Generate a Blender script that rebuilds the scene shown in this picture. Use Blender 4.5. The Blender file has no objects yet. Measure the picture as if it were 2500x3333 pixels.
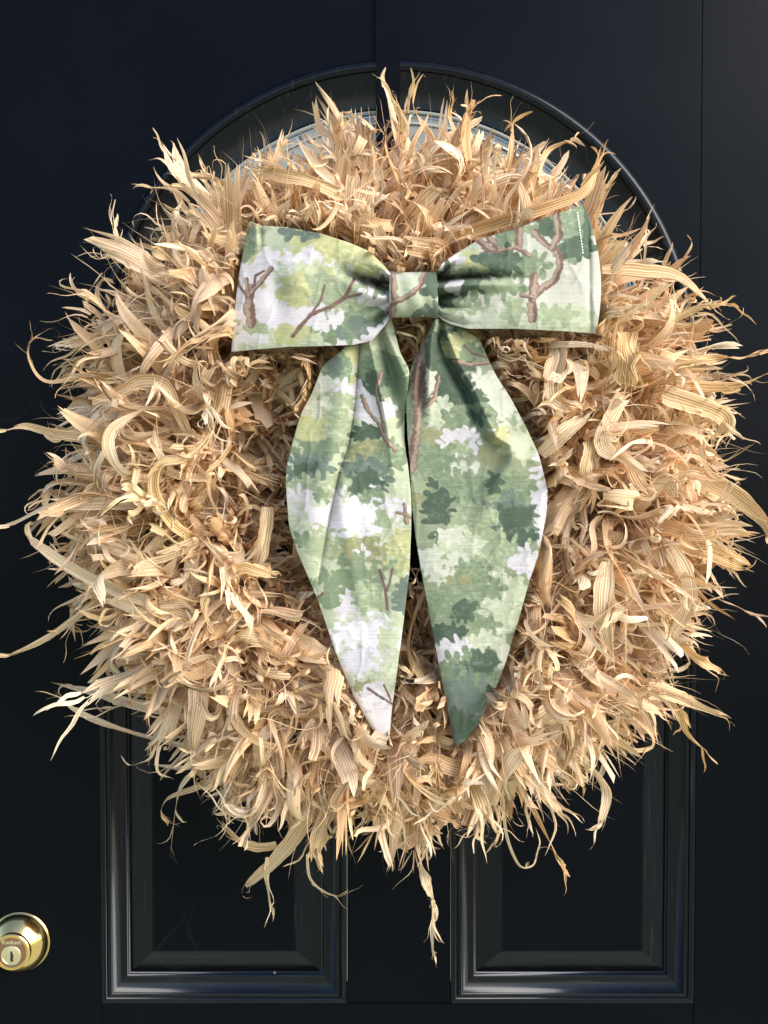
import bpy, math
import numpy as np
from mathutils import Vector, Matrix

rng = np.random.default_rng(11)
scene = bpy.context.scene
COL = scene.collection
R = math.radians

# ------------------------------------------------------------------ camera
D = 0.95                      # metres from the lens to the door face
KPX = 0.80 / 2500.0           # door metres per photograph pixel
PITCH = R(1.5)                # lens looks very slightly down
cam_d = bpy.data.cameras.new('camera')
cam = bpy.data.objects.new('camera', cam_d)
COL.objects.link(cam)
CAMZ = D * math.tan(PITCH)
cam.location = (0, -D, CAMZ)
cam.rotation_euler = (R(90) - PITCH, 0, 0)
cam_d.sensor_fit = 'HORIZONTAL'
cam_d.sensor_width = 36.0
cam_d.lens = 36.0 * D / 0.80
cam_d.clip_start = 0.01
cam_d.clip_end = 500
scene.camera = cam

# ------------------------------------------------------------------ light
SUN_AZ, SUN_EL = R(52), R(34)      # to the right of the lens axis, above
world = bpy.data.worlds.new('World')
scene.world = world
world.use_nodes = True
wn = world.node_tree
bg = wn.nodes['Background']
sky = wn.nodes.new('ShaderNodeTexSky')
sky.sky_type = 'NISHITA'
sky.sun_disc = False
sky.sun_elevation = SUN_EL
sky.sun_rotation = math.pi - SUN_AZ
sky.air_density = 1.0
sky.dust_density = 1.2
sky.ozone_density = 1.0
wn.links.new(sky.outputs[0], bg.inputs[0])
bg.inputs[1].default_value = 0.082
# below the horizon: an even garden ground instead of the sky model's black
gnd = wn.nodes.new('ShaderNodeBackground')
gnd.inputs[0].default_value = (0.35, 0.38, 0.30, 1)
gnd.inputs[1].default_value = 0.58
wtc = wn.nodes.new('ShaderNodeTexCoord'); wsx = wn.nodes.new('ShaderNodeSeparateXYZ'); wmr = wn.nodes.new('ShaderNodeMapRange')
wn.links.new(wtc.outputs['Generated'], wsx.inputs[0]); wn.links.new(wsx.outputs['Z'], wmr.inputs[0])
wmr.inputs[1].default_value = -0.06; wmr.inputs[2].default_value = 0.02
wmx = wn.nodes.new('ShaderNodeMixShader')
wn.links.new(wmr.outputs[0], wmx.inputs[0]); wn.links.new(gnd.outputs[0], wmx.inputs[1]); wn.links.new(bg.outputs[0], wmx.inputs[2])
wn.links.new(wmx.outputs[0], wn.nodes['World Output'].inputs['Surface'])
sun_d = bpy.data.lights.new('sun', 'SUN')
sun_d.energy = 1.4
sun_d.angle = R(45)
sun_d.color = (1.0, 0.905, 0.80)
sun = bpy.data.objects.new('sun', sun_d)
COL.objects.link(sun)
to_sun = Vector((math.sin(SUN_AZ) * math.cos(SUN_EL), -math.cos(SUN_AZ) * math.cos(SUN_EL), math.sin(SUN_EL)))
sun.rotation_euler = to_sun.to_track_quat('Z', 'Y').to_euler()
sun.location = to_sun * 3

scene.view_settings.view_transform = 'Standard'
scene.view_settings.look = 'None'
scene.view_settings.gamma = 1.0
scene.view_settings.use_curve_mapping = False
scene.view_settings.exposure = 1.86
scene.cycles.max_bounces = 8
scene.cycles.diffuse_bounces = 5
scene.cycles.transmission_bounces = 6
scene.cycles.use_denoising = True

# ------------------------------------------------------------------ helpers
cp, sp = math.cos(PITCH), math.sin(PITCH)

def W(px, py, h):
    """photograph pixel (2500 x 3333) at height h off the door -> world xyz"""
    px = np.asarray(px, float); py = np.asarray(py, float); h = np.asarray(h, float)
    a = (px - 1250.0) * KPX / D
    b = (1666.5 - py) * KPX / D
    # camera axes: right = x ; up = (0, sp, cp) ; forward = (0, cp, -sp)
    dx = a
    dy = b * sp + cp
    dz = b * cp - sp
    t = (D - h) / dy
    return np.stack([dx * t + 0 * h, -D + dy * t, CAMZ + dz * t], -1)

def PX(P):
    """world xyz -> photograph pixel"""
    x = P[..., 0]; y = P[..., 1] + D; z = P[..., 2] - CAMZ
    f = y * cp - z * sp
    u = y * sp + z * cp
    return 1250 + x / f * D / KPX, 1666.5 - u / f * D / KPX

def dxz(px, py):
    p = W(px, py, 0.0)
    return float(p[0]), float(p[2])

def empty(name, loc, label=None, cat=None, group=None):
    o = bpy.data.objects.new(name, None)
    o.empty_display_size = 0.05
    COL.objects.link(o)
    o.location = loc
    if label: o['label'] = label
    if cat: o['category'] = cat
    if group: o['group'] = group
    return o

def link(name, me, mat, parent=None, smooth=True):
    o = bpy.data.objects.new(name, me)
    COL.objects.link(o)
    if mat is not None and not me.materials:
        me.materials.append(mat)
    if smooth:
        me.polygons.foreach_set('use_smooth', np.ones(len(me.polygons), bool))
    if parent is not None:
        o.parent = parent
        o.matrix_parent_inverse = Matrix.Translation(-Vector(parent_world(parent)))
    return o

def parent_world(p):
    v = Vector(p.location)
    q = p.parent
    while q is not None:
        if q.type == 'EMPTY' and p.matrix_parent_inverse == Matrix.Identity(4):
            v = v + Vector(q.location)
        break
    return v

def mesh_quads(name, V, F, uv=None, col=None, colname='tone'):
    """numpy quads -> mesh ; uv / col are per-vertex"""
    me = bpy.data.meshes.new(name)
    V = np.ascontiguousarray(V, np.float32); F = np.ascontiguousarray(F, np.int32)
    n = len(F)
    me.vertices.add(len(V)); me.vertices.foreach_set('co', V.ravel())
    me.loops.add(n * 4); me.loops.foreach_set('vertex_index', F.ravel())
    me.polygons.add(n)
    me.polygons.foreach_set('loop_start', np.arange(0, n * 4, 4, dtype=np.int32))
    me.polygons.foreach_set('loop_total', np.full(n, 4, np.int32))
    if uv is not None:
        l = me.uv_layers.new(name='UVMap')
        l.data.foreach_set('uv', np.ascontiguousarray(uv[F.ravel()], np.float32).ravel())
    if col is not None:
        a = me.color_attributes.new(colname, 'FLOAT_COLOR', 'POINT')
        c = np.ones((len(V), 4), np.float32); c[:, :col.shape[1]] = col
        a.data.foreach_set('color', c.ravel())
    me.update(); me.validate()
    return me

def pymesh(name, V, F):
    me = bpy.data.meshes.new(name)
    me.from_pydata([tuple(map(float, v)) for v in V], [], [tuple(map(int, f)) for f in F])
    me.update()
    return me

def grid_faces(nu, nv, off=0):
    i = np.arange(nu - 1)[:, None] * nv + np.arange(nv - 1)[None, :]
    return (np.stack([i, i + 1, i + nv + 1, i + nv], -1).reshape(-1, 4)) + off

def fix_normals(me):
    import bmesh
    bm = bmesh.new(); bm.from_mesh(me)
    bmesh.ops.recalc_face_normals(bm, faces=bm.faces)
    bm.to_mesh(me); bm.free()

def new_mat(name):
    m = bpy.data.materials.new(name); m.use_nodes = True
    nt = m.node_tree
    return m, nt, nt.nodes['Principled BSDF']

def node(nt, t, **kw):
    n = nt.nodes.new(t)
    for k, v in kw.items(): setattr(n, k, v)
    return n

# ------------------------------------------------------------------ materials
def door_paint(name, base, rough, spec, grain=0.25, streak=None, peel=420.0):
    m, nt, p = new_mat(name)
    L = nt.links.new
    tc = node(nt, 'ShaderNodeTexCoord')
    p.inputs['Specular IOR Level'].default_value = spec
    p.inputs['Specular Tint'].default_value = (0.84, 0.92, 1.0, 1)
    # dust film and scuffs
    mp = node(nt, 'ShaderNodeMapping'); L(tc.outputs['Object'], mp.inputs[0])
    n1 = node(nt, 'ShaderNodeTexNoise'); n1.inputs['Scale'].default_value = 6.0; n1.inputs['Detail'].default_value = 6
    L(mp.outputs[0], n1.inputs['Vector'])
    # small pale specks
    vo = node(nt, 'ShaderNodeTexVoronoi'); vo.inputs['Scale'].default_value = 26.0
    L(tc.outputs['Object'], vo.inputs['Vector'])
    sm = node(nt, 'ShaderNodeMath', operation='LESS_THAN'); L(vo.outputs['Distance'], sm.inputs[0]); sm.inputs[1].default_value = 0.030
    wn_ = node(nt, 'ShaderNodeTexWhiteNoise'); L(vo.outputs['Color'], wn_.inputs['Vector'])
    gt = node(nt, 'ShaderNodeMath', operation='GREATER_THAN'); L(wn_.outputs['Value'], gt.inputs[0]); gt.inputs[1].default_value = 0.80
    mu = node(nt, 'ShaderNodeMath', operation='MULTIPLY'); L(sm.outputs[0], mu.inputs[0]); L(gt.outputs[0], mu.inputs[1])
    cr = node(nt, 'ShaderNodeMix', data_type='RGBA'); 
    cr.inputs['A'].default_value = (*base, 1); cr.inputs['B'].default_value = (base[0] * 2.2 + .0006, base[1] * 2.1 + .0006, base[2] * 2.0 + .0006, 1)
    L(n1.outputs['Fac'], cr.inputs['Factor'])
    c2 = node(nt, 'ShaderNodeMix', data_type='RGBA'); L(mu.outputs[0], c2.inputs['Factor'])
    L(cr.outputs['Result'], c2.inputs['A']); c2.inputs['B'].default_value = (0.20, 0.20, 0.19, 1)
    last = c2.outputs['Result']
    # a few hairline scuffs
    nd = node(nt, 'ShaderNodeTexNoise'); nd.inputs['Scale'].default_value = 9.0; L(tc.outputs['Object'], nd.inputs['Vector'])
    va = node(nt, 'ShaderNodeVectorMath', operation='MULTIPLY_ADD'); L(nd.outputs['Color'], va.inputs[0]); va.inputs[1].default_value = (0.10, 0.10, 0.10); L(tc.outputs['Object'], va.inputs[2])
    vs = node(nt, 'ShaderNodeTexVoronoi', feature='DISTANCE_TO_EDGE'); vs.inputs['Scale'].default_value = 5.0; L(va.outputs[0], vs.inputs['Vector'])
    vl = node(nt, 'ShaderNodeMapRange'); vl.inputs[1].default_value = 0.0; vl.inputs[2].default_value = 0.010; vl.inputs[3].default_value = 1.0; vl.inputs[4].default_value = 0.0; L(vs.outputs['Distance'], vl.inputs[0])
    nm = node(nt, 'ShaderNodeTexNoise'); nm.inputs['Scale'].default_value = 7.0; nm.inputs['Detail'].default_value = 3; L(tc.outputs['Object'], nm.inputs['Vector'])
    ml = node(nt, 'ShaderNodeMapRange'); ml.inputs[1].default_value = 0.60; ml.inputs[2].default_value = 0.72; ml.inputs[4].default_value = 0.25; L(nm.outputs['Fac'], ml.inputs[0])
    mk_ = node(nt, 'ShaderNodeMath', operation='MULTIPLY'); L(vl.outputs[0], mk_.inputs[0]); L(ml.outputs[0], mk_.inputs[1])
    c4 = node(nt, 'ShaderNodeMix', data_type='RGBA'); L(mk_.outputs[0], c4.inputs['Factor']); L(last, c4.inputs['A']); c4.inputs['B'].default_value = (0.022, 0.023, 0.025, 1)
    last = c4.outputs['Result']
    if streak:
        ms = node(nt, 'ShaderNodeMapping'); ms.inputs['Scale'].default_value = streak
        L(tc.outputs['Object'], ms.inputs[0])
        ns = node(nt, 'ShaderNodeTexNoise'); ns.inputs['Scale'].default_value = 1.0; ns.inputs['Detail'].default_value = 4
        L(ms.outputs[0], ns.inputs['Vector'])
        rs = node(nt, 'ShaderNodeMapRange'); rs.inputs[1].default_value = 0.58; rs.inputs[2].default_value = 0.78; rs.inputs[4].default_value = 0.5
        L(ns.outputs['Fac'], rs.inputs[0])
        c3 = node(nt, 'ShaderNodeMix', data_type='RGBA'); L(rs.outputs[0], c3.inputs['Factor'])
        L(last, c3.inputs['A']); c3.inputs['B'].default_value = (0.03, 0.028, 0.0275, 1)
        last = c3.outputs['Result']
    L(last, p.inputs['Base Color'])
    rr = node(nt, 'ShaderNodeMapRange'); rr.inputs[3].default_value = rough - 0.06; rr.inputs[4].default_value = rough + 0.12
    L(n1.outputs['Fac'], rr.inputs[0]); L(rr.outputs[0], p.inputs['Roughness'])
    nb = node(nt, 'ShaderNodeTexNoise'); nb.inputs['Scale'].default_value = peel; nb.inputs['Detail'].default_value = 2
    if streak:
        mb = node(nt, 'ShaderNodeMapping'); mb.inputs['Scale'].default_value = tuple(s * 0.012 for s in streak)
        L(tc.outputs['Object'], mb.inputs[0]); L(mb.outputs[0], nb.inputs['Vector']); nb.inputs['Scale'].default_value = 90
    else:
        L(tc.outputs['Object'], nb.inputs['Vector'])
    b = node(nt, 'ShaderNodeBump'); b.inputs['Strength'].default_value = grain; b.inputs['Distance'].default_value = 0.0006
    L(nb.outputs['Fac'], b.inputs['Height']); L(b.outputs[0], p.inputs['Normal'])
    return m

M_door = door_paint('door_paint', (0.0007, 0.0010, 0.0021), 0.28, 0.085, 0.16)
M_lit_edge = door_paint('lit_edge_paint', (0.0006, 0.0008, 0.0020), 0.12, 0.25, 0.10, streak=(260, 260, 12))  # same door paint, reflectance raised so mouldings and bevels look lit
M_lit_edge_h = door_paint('lit_edge_paint_h', (0.0006, 0.0008, 0.0020), 0.16, 0.36, 0.10, streak=(12, 260, 260))  # reflectance raised further so horizontal bevels and mouldings look lighter
M_strap = door_paint('strap_paint', (0.0006, 0.0008, 0.0020), 0.40, 0.06, 0.1)

def simple(name, base, rough, metal=0.0, spec=0.5, bump=0, bscale=200):
    m, nt, p = new_mat(name)
    tc = node(nt, 'ShaderNodeTexCoord')
    n1 = node(nt, 'ShaderNodeTexNoise'); n1.inputs['Scale'].default_value = bscale; n1.inputs['Detail'].default_value = 4
    nt.links.new(tc.outputs['Object'], n1.inputs['Vector'])
    mx = node(nt, 'ShaderNodeMix', data_type='RGBA')
    mx.inputs['A'].default_value = (*[c * 0.82 for c in base], 1); mx.inputs['B'].default_value = (*[min(1, c * 1.15) for c in base], 1)
    nt.links.new(n1.outputs['Fac'], mx.inputs['Factor']); nt.links.new(mx.outputs['Result'], p.inputs['Base Color'])
    p.inputs['Roughness'].default_value = rough; p.inputs['Metallic'].default_value = metal
    p.inputs['Specular IOR Level'].default_value = spec
    if bump:
        b = node(nt, 'ShaderNodeBump'); b.inputs['Strength'].default_value = bump; b.inputs['Distance'].default_value = 0.0004
        nt.links.new(n1.outputs['Fac'], b.inputs['Height']); nt.links.new(b.outputs[0], p.inputs['Normal'])
    return m

M_brass = simple('polished_brass', (0.86, 0.63, 0.26), 0.13, 1.0, bump=0.04, bscale=60)
M_brass_face = simple('brown_brass', (0.20, 0.115, 0.07), 0.35, 0.5, bump=0.12, bscale=300)
M_brass_pale = simple('pale_brass', (0.78, 0.68, 0.45), 0.32, 1.0, bump=0.05)
M_hole = simple('keyway_dark', (0.01, 0.009, 0.008), 0.7)
M_letter = simple('lettering_brass', (0.85, 0.74, 0.52), 0.35, 1.0)
M_pane = simple('obscure_glass', (0.22, 0.235, 0.225), 0.25, 0.0, 0.5, bump=0.25, bscale=70)
M_came = simple('silver_came', (0.42, 0.43, 0.42), 0.32, 0.6, bump=0.1)
M_gasket = simple('grey_sealant', (0.20, 0.22, 0.215), 0.5, 0.0, bump=0.3, bscale=500)

def husk_material():
    m, nt, p = new_mat('corn_husk')
    L = nt.links.new
    tc = node(nt, 'ShaderNodeTexCoord')
    at = node(nt, 'ShaderNodeVertexColor', layer_name='tone')
    # long ribs of the leaf
    mp = node(nt, 'ShaderNodeMapping'); mp.inputs['Scale'].default_value = (620, 7, 1); L(tc.outputs['UV'], mp.inputs[0])
    rib = node(nt, 'ShaderNodeTexNoise', noise_dimensions='2D'); rib.inputs['Scale'].default_value = 1.0; rib.inputs['Detail'].default_value = 2.5
    L(mp.outputs[0], rib.inputs['Vector'])
    sx = node(nt, 'ShaderNodeSeparateXYZ'); L(tc.outputs['UV'], sx.inputs[0])
    f1 = node(nt, 'ShaderNodeMath', operation='MULTIPLY_ADD'); L(rib.outputs['Fac'], f1.inputs[0]); f1.inputs[1].default_value = 7.0
    fm = node(nt, 'ShaderNodeMath', operation='MULTIPLY'); L(sx.outputs['X'], fm.inputs[0]); fm.inputs[1].default_value = 2 * math.pi / 0.0023
    L(fm.outputs[0], f1.inputs[2])
    sn = node(nt, 'ShaderNodeMath', operation='SINE'); L(f1.outputs[0], sn.inputs[0])
    rr = node(nt, 'ShaderNodeMapRange'); rr.inputs[1].default_value = -1.0; rr.inputs[2].default_value = 0.25
    L(sn.outputs[0], rr.inputs[0])
    # some husks are strongly ribbed, some nearly smooth
    vr = node(nt, 'ShaderNodeMapRange'); L(at.outputs['Alpha'], vr.inputs[0]); vr.inputs[3].default_value = 0.15; vr.inputs[4].default_value = 1.0
    rr0 = rr
    inv = node(nt, 'ShaderNodeMath', operation='SUBTRACT'); inv.inputs[0].default_value = 1.0; L(rr0.outputs[0], inv.inputs[1])
    mulr = node(nt, 'ShaderNodeMath', operation='MULTIPLY'); L(inv.outputs[0], mulr.inputs[0]); L(vr.outputs[0], mulr.inputs[1])
    rr = node(nt, 'ShaderNodeMath', operation='SUBTRACT'); rr.inputs[0].default_value = 1.0; L(mulr.outputs[0], rr.inputs[1])
    hsum = node(nt, 'ShaderNodeMath', operation='MULTIPLY_ADD'); L(rr.outputs[0], hsum.inputs[0]); hsum.inputs[1].default_value = 0.8; L(rib.outputs['Fac'], hsum.inputs[2])
    # broad streaks
    mp2 = node(nt, 'ShaderNodeMapping'); mp2.inputs['Scale'].default_value = (130, 14, 1); L(tc.outputs['UV'], mp2.inputs[0])
    st = node(nt, 'ShaderNodeTexNoise', noise_dimensions='2D'); st.inputs['Scale'].default_value = 1.0; st.inputs['Detail'].default_value = 3
    L(mp2.outputs[0], st.inputs['Vector'])
    # rib: darker, browner grooves
    mx = node(nt, 'ShaderNodeMix', data_type='RGBA', blend_type='MULTIPLY'); mx.inputs['Factor'].default_value = 1.0
    ramp = node(nt, 'ShaderNodeMix', data_type='RGBA'); L(rr.outputs[0], ramp.inputs['Factor'])
    ramp.inputs['A'].default_value = (0.60, 0.46, 0.32, 1); ramp.inputs['B'].default_value = (1.10, 1.10, 1.10, 1)
    L(at.outputs['Color'], mx.inputs['A']); L(ramp.outputs['Result'], mx.inputs['B'])
    mx2 = node(nt, 'ShaderNodeMix', data_type='RGBA', blend_type='MULTIPLY'); mx2.inputs['Factor'].default_value = 1.0
    ramp2 = node(nt, 'ShaderNodeMix', data_type='RGBA'); L(st.outputs['Fac'], ramp2.inputs['Factor'])
    ramp2.inputs['A'].default_value = (0.80, 0.74, 0.65, 1); ramp2.inputs['B'].default_value = (1.12, 1.12, 1.14, 1)
    L(mx.outputs['Result'], mx2.inputs['A']); L(ramp2.outputs['Result'], mx2.inputs['B'])
    # sparse brown flecks and weathered blotches
    mp3 = node(nt, 'ShaderNodeMapping'); mp3.inputs['Scale'].default_value = (240, 60, 1); L(tc.outputs['UV'], mp3.inputs[0])
    fl = node(nt, 'ShaderNodeTexNoise', noise_dimensions='2D'); fl.inputs['Scale'].default_value = 1.0; fl.inputs['Detail'].default_value = 4
    L(mp3.outputs[0], fl.inputs['Vector'])
    fr = node(nt, 'ShaderNodeMapRange'); fr.inputs[1].default_value = 0.70; fr.inputs[2].default_value = 0.80; fr.inputs[4].default_value = 0.65
    L(fl.outputs['Fac'], fr.inputs[0])
    mx3 = node(nt, 'ShaderNodeMix', data_type='RGBA'); L(fr.outputs[0], mx3.inputs['Factor'])
    L(mx2.outputs['Result'], mx3.inputs['A']); mx3.inputs['B'].default_value = (0.20, 0.115, 0.05, 1)
    col = mx3.outputs['Result']
    L(col, p.inputs['Base Color'])
    p.inputs['Roughness'].default_value = 0.48
    p.inputs['Specular IOR Level'].default_value = 0.38
    b = node(nt, 'ShaderNodeBump'); b.inputs['Strength'].default_value = 0.75; b.inputs['Distance'].default_value = 0.0006
    L(hsum.outputs[0], b.inputs['Height']); L(b.outputs[0], p.inputs['Normal'])
    tr = node(nt, 'ShaderNodeBsdfTranslucent')
    tcx = node(nt, 'ShaderNodeMix', data_type='RGBA', blend_type='MULTIPLY'); tcx.inputs['Factor'].default_value = 1.0
    L(col, tcx.inputs['A']); tcx.inputs['B'].default_value = (1.02, 0.93, 0.77, 1)
    L(tcx.outputs['Result'], tr.inputs['Color']); L(b.outputs[0], tr.inputs['Normal'])
    ms = node(nt, 'ShaderNodeMixShader'); ms.inputs[0].default_value = 0.32
    L(p.outputs[0], ms.inputs[1]); L(tr.outputs[0], ms.inputs[2])
    L(ms.outputs[0], nt.nodes['Material Output'].inputs['Surface'])
    return m
M_husk = husk_material()

def cloth_material():
    m, nt, p = new_mat('printed_cotton')
    L = nt.links.new
    at = node(nt, 'ShaderNodeVertexColor', layer_name='print')
    tc = node(nt, 'ShaderNodeTexCoord')
    L(at.outputs['Color'], p.inputs['Base Color'])
    p.inputs['Roughness'].default_value = 0.72
    p.inputs['Specular IOR Level'].default_value = 0.30
    p.inputs['Sheen Weight'].default_value = 0.10
    # fine cross ribs of the weave and soft wrinkles
    mp = node(nt, 'ShaderNodeMapping'); mp.inputs['Scale'].default_value = (25, 390, 1); L(tc.outputs['UV'], mp.inputs[0])
    rib = node(nt, 'ShaderNodeTexNoise', noise_dimensions='2D'); rib.inputs['Scale'].default_value = 1.0; rib.inputs['Detail'].default_value = 1
    L(mp.outputs[0], rib.inputs['Vector'])
    wr = node(nt, 'ShaderNodeTexNoise', noise_dimensions='2D'); wr.inputs['Scale'].default_value = 55.0; wr.inputs['Detail'].default_value = 4
    L(tc.outputs['UV'], wr.inputs['Vector'])
    b1 = node(nt, 'ShaderNodeBump'); b1.inputs['Strength'].default_value = 0.45; b1.inputs['Distance'].default_value = 0.0006
    L(rib.outputs['Fac'], b1.inputs['Height'])
    b2 = node(nt, 'ShaderNodeBump'); b2.inputs['Strength'].default_value = 0.30; b2.inputs['Distance'].default_value = 0.003
    L(wr.outputs['Fac'], b2.inputs['Height']); L(b1.outputs[0], b2.inputs['Normal'])
    L(b2.outputs[0], p.inputs['Normal'])
    tr = node(nt, 'ShaderNodeBsdfTranslucent'); L(at.outputs['Color'], tr.inputs['Color'])
    ms = node(nt, 'ShaderNodeMixShader'); ms.inputs[0].default_value = 0.10
    L(p.outputs[0], ms.inputs[1]); L(tr.outputs[0], ms.inputs[2])
    L(ms.outputs[0], nt.nodes['Material Output'].inputs['Surface'])
    return m
M_cloth = cloth_material()
M_thread = simple('white_thread', (0.75, 0.76, 0.74), 0.7)

# ------------------------------------------------------------------ door
door = empty('door', (0, 0, -0.62), 'glossy black panelled front door with arched fanlight behind the husk wreath', 'door')
CX, CZ = dxz(1290, 1185)
RO = 974 * KPX              # outer edge of the arched moulding
XL, _ = dxz(324, 2300)
XR, _ = dxz(2266, 2300)
XE0, XE1 = -0.50, 0.50      # door runs past the frame on both sides
ZT, ZB = 0.72, -0.72
T = 0.044

def box(name, x0, x1, z0, z1, y0, y1, mat, parent, bev=0.0):
    import bmesh
    bm = bmesh.new()
    bmesh.ops.create_cube(bm, size=1.0)
    for v in bm.verts:
        v.co = Vector(((x0 + x1) / 2 + v.co.x * (x1 - x0), (y0 + y1) / 2 + v.co.y * (y1 - y0), (z0 + z1) / 2 + v.co.z * (z1 - z0)))
    if bev > 0:
        bmesh.ops.bevel(bm, geom=list(bm.edges), offset=bev, segments=2, affect='EDGES')
    me = bpy.data.meshes.new(name); bm.to_mesh(me); bm.free()
    return link(name, me, mat, parent, smooth=False)

# panel openings (outer edge of the mouldings)
def rect_px(xa, xb, ytop, ybot):
    x0, _ = dxz(xa, 2800); x1, _ = dxz(xb, 2800)
    _, z1 = dxz(1250, ytop); _, z0 = dxz(1250, ybot)
    return x0, x1, z0, z1
PL = rect_px(328, 1129, 1560, 3268)
PR = rect_px(1468, 2255, 1560, 3262)
zb = (PL[2] + PR[2]) / 2
PL = (XL, PL[1], zb, PL[3]); PR = (PR[0], XR, zb, PR[3])
g = 0.0003
box('stile', XE0, XL + 0.00028, ZB, ZT, 0, T, M_door, door, 0.0)
box('stile', XR + g, XE1, ZB, ZT, 0, T, M_door, door, 0.0006)
box('bottom_rail', XL + g, XR - g, ZB, zb - g, 0, T, M_door, door, 0.0006)
box('mullion', PL[1] + g, PR[0] - g, zb + g, PL[3] - g, 0, T, M_door, door, 0.0006)
z_sill = CZ - 0.050
box('middle_rail', XL + g, XR - g, PL[3] + g, z_sill - g, 0, T, M_door, door, 0.0006)

# upper rail with the half-round opening
def arch_rail():
    n = 72
    ro = RO - 0.002
    V = []; F = []
    top = []
    for i in range(n + 1):
        a = math.pi * i / n
        c, s = math.cos(a), math.sin(a)
        ix, iz = CX + ro * c, CZ + ro * s
        # outer boundary hit on the rectangle
        hx0, hx1 = XL + g, XR - g
        ts = []
        if c > 1e-6: ts.append((hx1 - CX) / c)
        if c < -1e-6: ts.append((hx0 - CX) / c)
        if s > 1e-6: ts.append((ZT - CZ) / s)
        t = min(ts)
        top.append((ix, iz, CX + t * c, CZ + t * s))
    # add rectangle corners
    for (ix, iz, ox, oz) in top:
        V += [(ix, 0, iz), (ox, 0, oz), (ix, T, iz), (ox, T, oz)]
    for i in range(n):
        a, b = i * 4, (i + 1) * 4
        F += [(a, a + 1, b + 1, b), (a, b, b + 2, a + 2), (a + 2, b + 2, b + 3, a + 3)]
        if abs(top[i][2] - top[i + 1][2]) > 1e-6 and abs(top[i][3] - top[i + 1][3]) > 1e-6:
            cx_ = XR - g if top[i][2] > CX else XL + g
            k = len(V); V.append((cx_, 0, ZT))
            F.append((a + 1, k, b + 1))
    # ears down to the sill beside the straight part
    me = pymesh('upper_rail', V, F); fix_normals(me)
    return link('upper_rail', me, M_door, door, smooth=False)
arch_rail()

# mitred mouldings and raised panels
def ring_rect(rect, prof):
    x0, x1, z0, z1 = rect
    V = []; F = []
    for d, h in prof:
        V += [(x0 + d, -h, z0 + d), (x1 - d, -h, z0 + d), (x1 - d, -h, z1 - d), (x0 + d, -h, z1 - d)]
    for i in range(len(prof) - 1):
        for k in range(4):
            a = i * 4 + k; b = i * 4 + (k + 1) % 4
            F.append((a, b, b + 4, a + 4))
    return V, F

def smooth_prof(pts, n=5):
    """Catmull-Rom through (d,h) points, repeated points make sharp breaks"""
    out = []
    P = [np.array(p, float) for p in pts]
    for i in range(len(P) - 1):
        p0 = P[max(i - 1, 0)]; p1 = P[i]; p2 = P[i + 1]; p3 = P[min(i + 2, len(P) - 1)]
        if np.allclose(p1, p2): continue
        for t in np.linspace(0, 1, n, endpoint=False):
            out.append(tuple(0.5 * ((2 * p1) + (-p0 + p2) * t + (2 * p0 - 5 * p1 + 4 * p2 - p3) * t * t + (-p0 + 3 * p1 - 3 * p2 + p3) * t ** 3)))
    out.append(tuple(P[-1]))
    return out
mm = 0.001
def seg(*pts, n=5): return smooth_prof([(a * mm, b * mm) for a, b in pts], n)
MOULD = ([(0, -0.004), (0.0002, 0.0008)] + seg((0.8, 1.6), (3.5, 2.0), (5.5, 1.2), n=3) + [(0.0058, -0.0015), (0.0072, -0.0018)] +
         seg((7.4, 1.0), (8.4, 2.8), (10.2, 3.2), (11.6, 2.4), n=4) + seg((11.8, 1.4), (14.5, -2.5), (19, -5.8), (25, -7.4), n=5) +
         [(0.0255, -0.0110), (0.0275, -0.0122)])
def split_sides(rect, prof, name, parent):
    """moulding: one mesh, vertical and horizontal runs take different grain, horizontal ones a raised sheen to look lit"""
    V, F = ring_rect(rect, prof)
    me = pymesh(name, V, F)
    me.materials.append(M_lit_edge); me.materials.append(M_lit_edge_h)
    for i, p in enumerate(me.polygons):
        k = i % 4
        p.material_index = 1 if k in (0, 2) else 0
    fix_normals(me)
    o = link(name, me, None, parent, smooth=True)
    return o
for rect in (PL, PR):
    x0, x1, z0, z1 = rect
    d = 0.0272
    b = 0.0270
    V, F = ring_rect((x0 + d, x1 - d, z0 + d, z1 - d), [(0, -0.0145), (0.0004, -0.0118), (b - 0.0008, -0.0032), (b, -0.0026), (b + 0.0006, -0.0010), (b + 0.0012, -0.0008)])
    nV = len(V)
    F.append((nV - 4, nV - 3, nV - 2, nV - 1))
    me = pymesh('panel', V, F); fix_normals(me)
    me.materials.append(M_lit_edge); me.materials.append(M_lit_edge_h); me.materials.append(M_door)
    for i_, p_ in enumerate(me.polygons): p_.material_index = 2 if i_ == len(F) - 1 else (1 if i_ % 4 in (0, 2) else 0)  # bevels take the brighter copies of the paint, the field the dull one
    pn = link('panel', me, None, door, smooth=False)
    split_sides(rect, MOULD, 'panel_moulding', pn)

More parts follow.
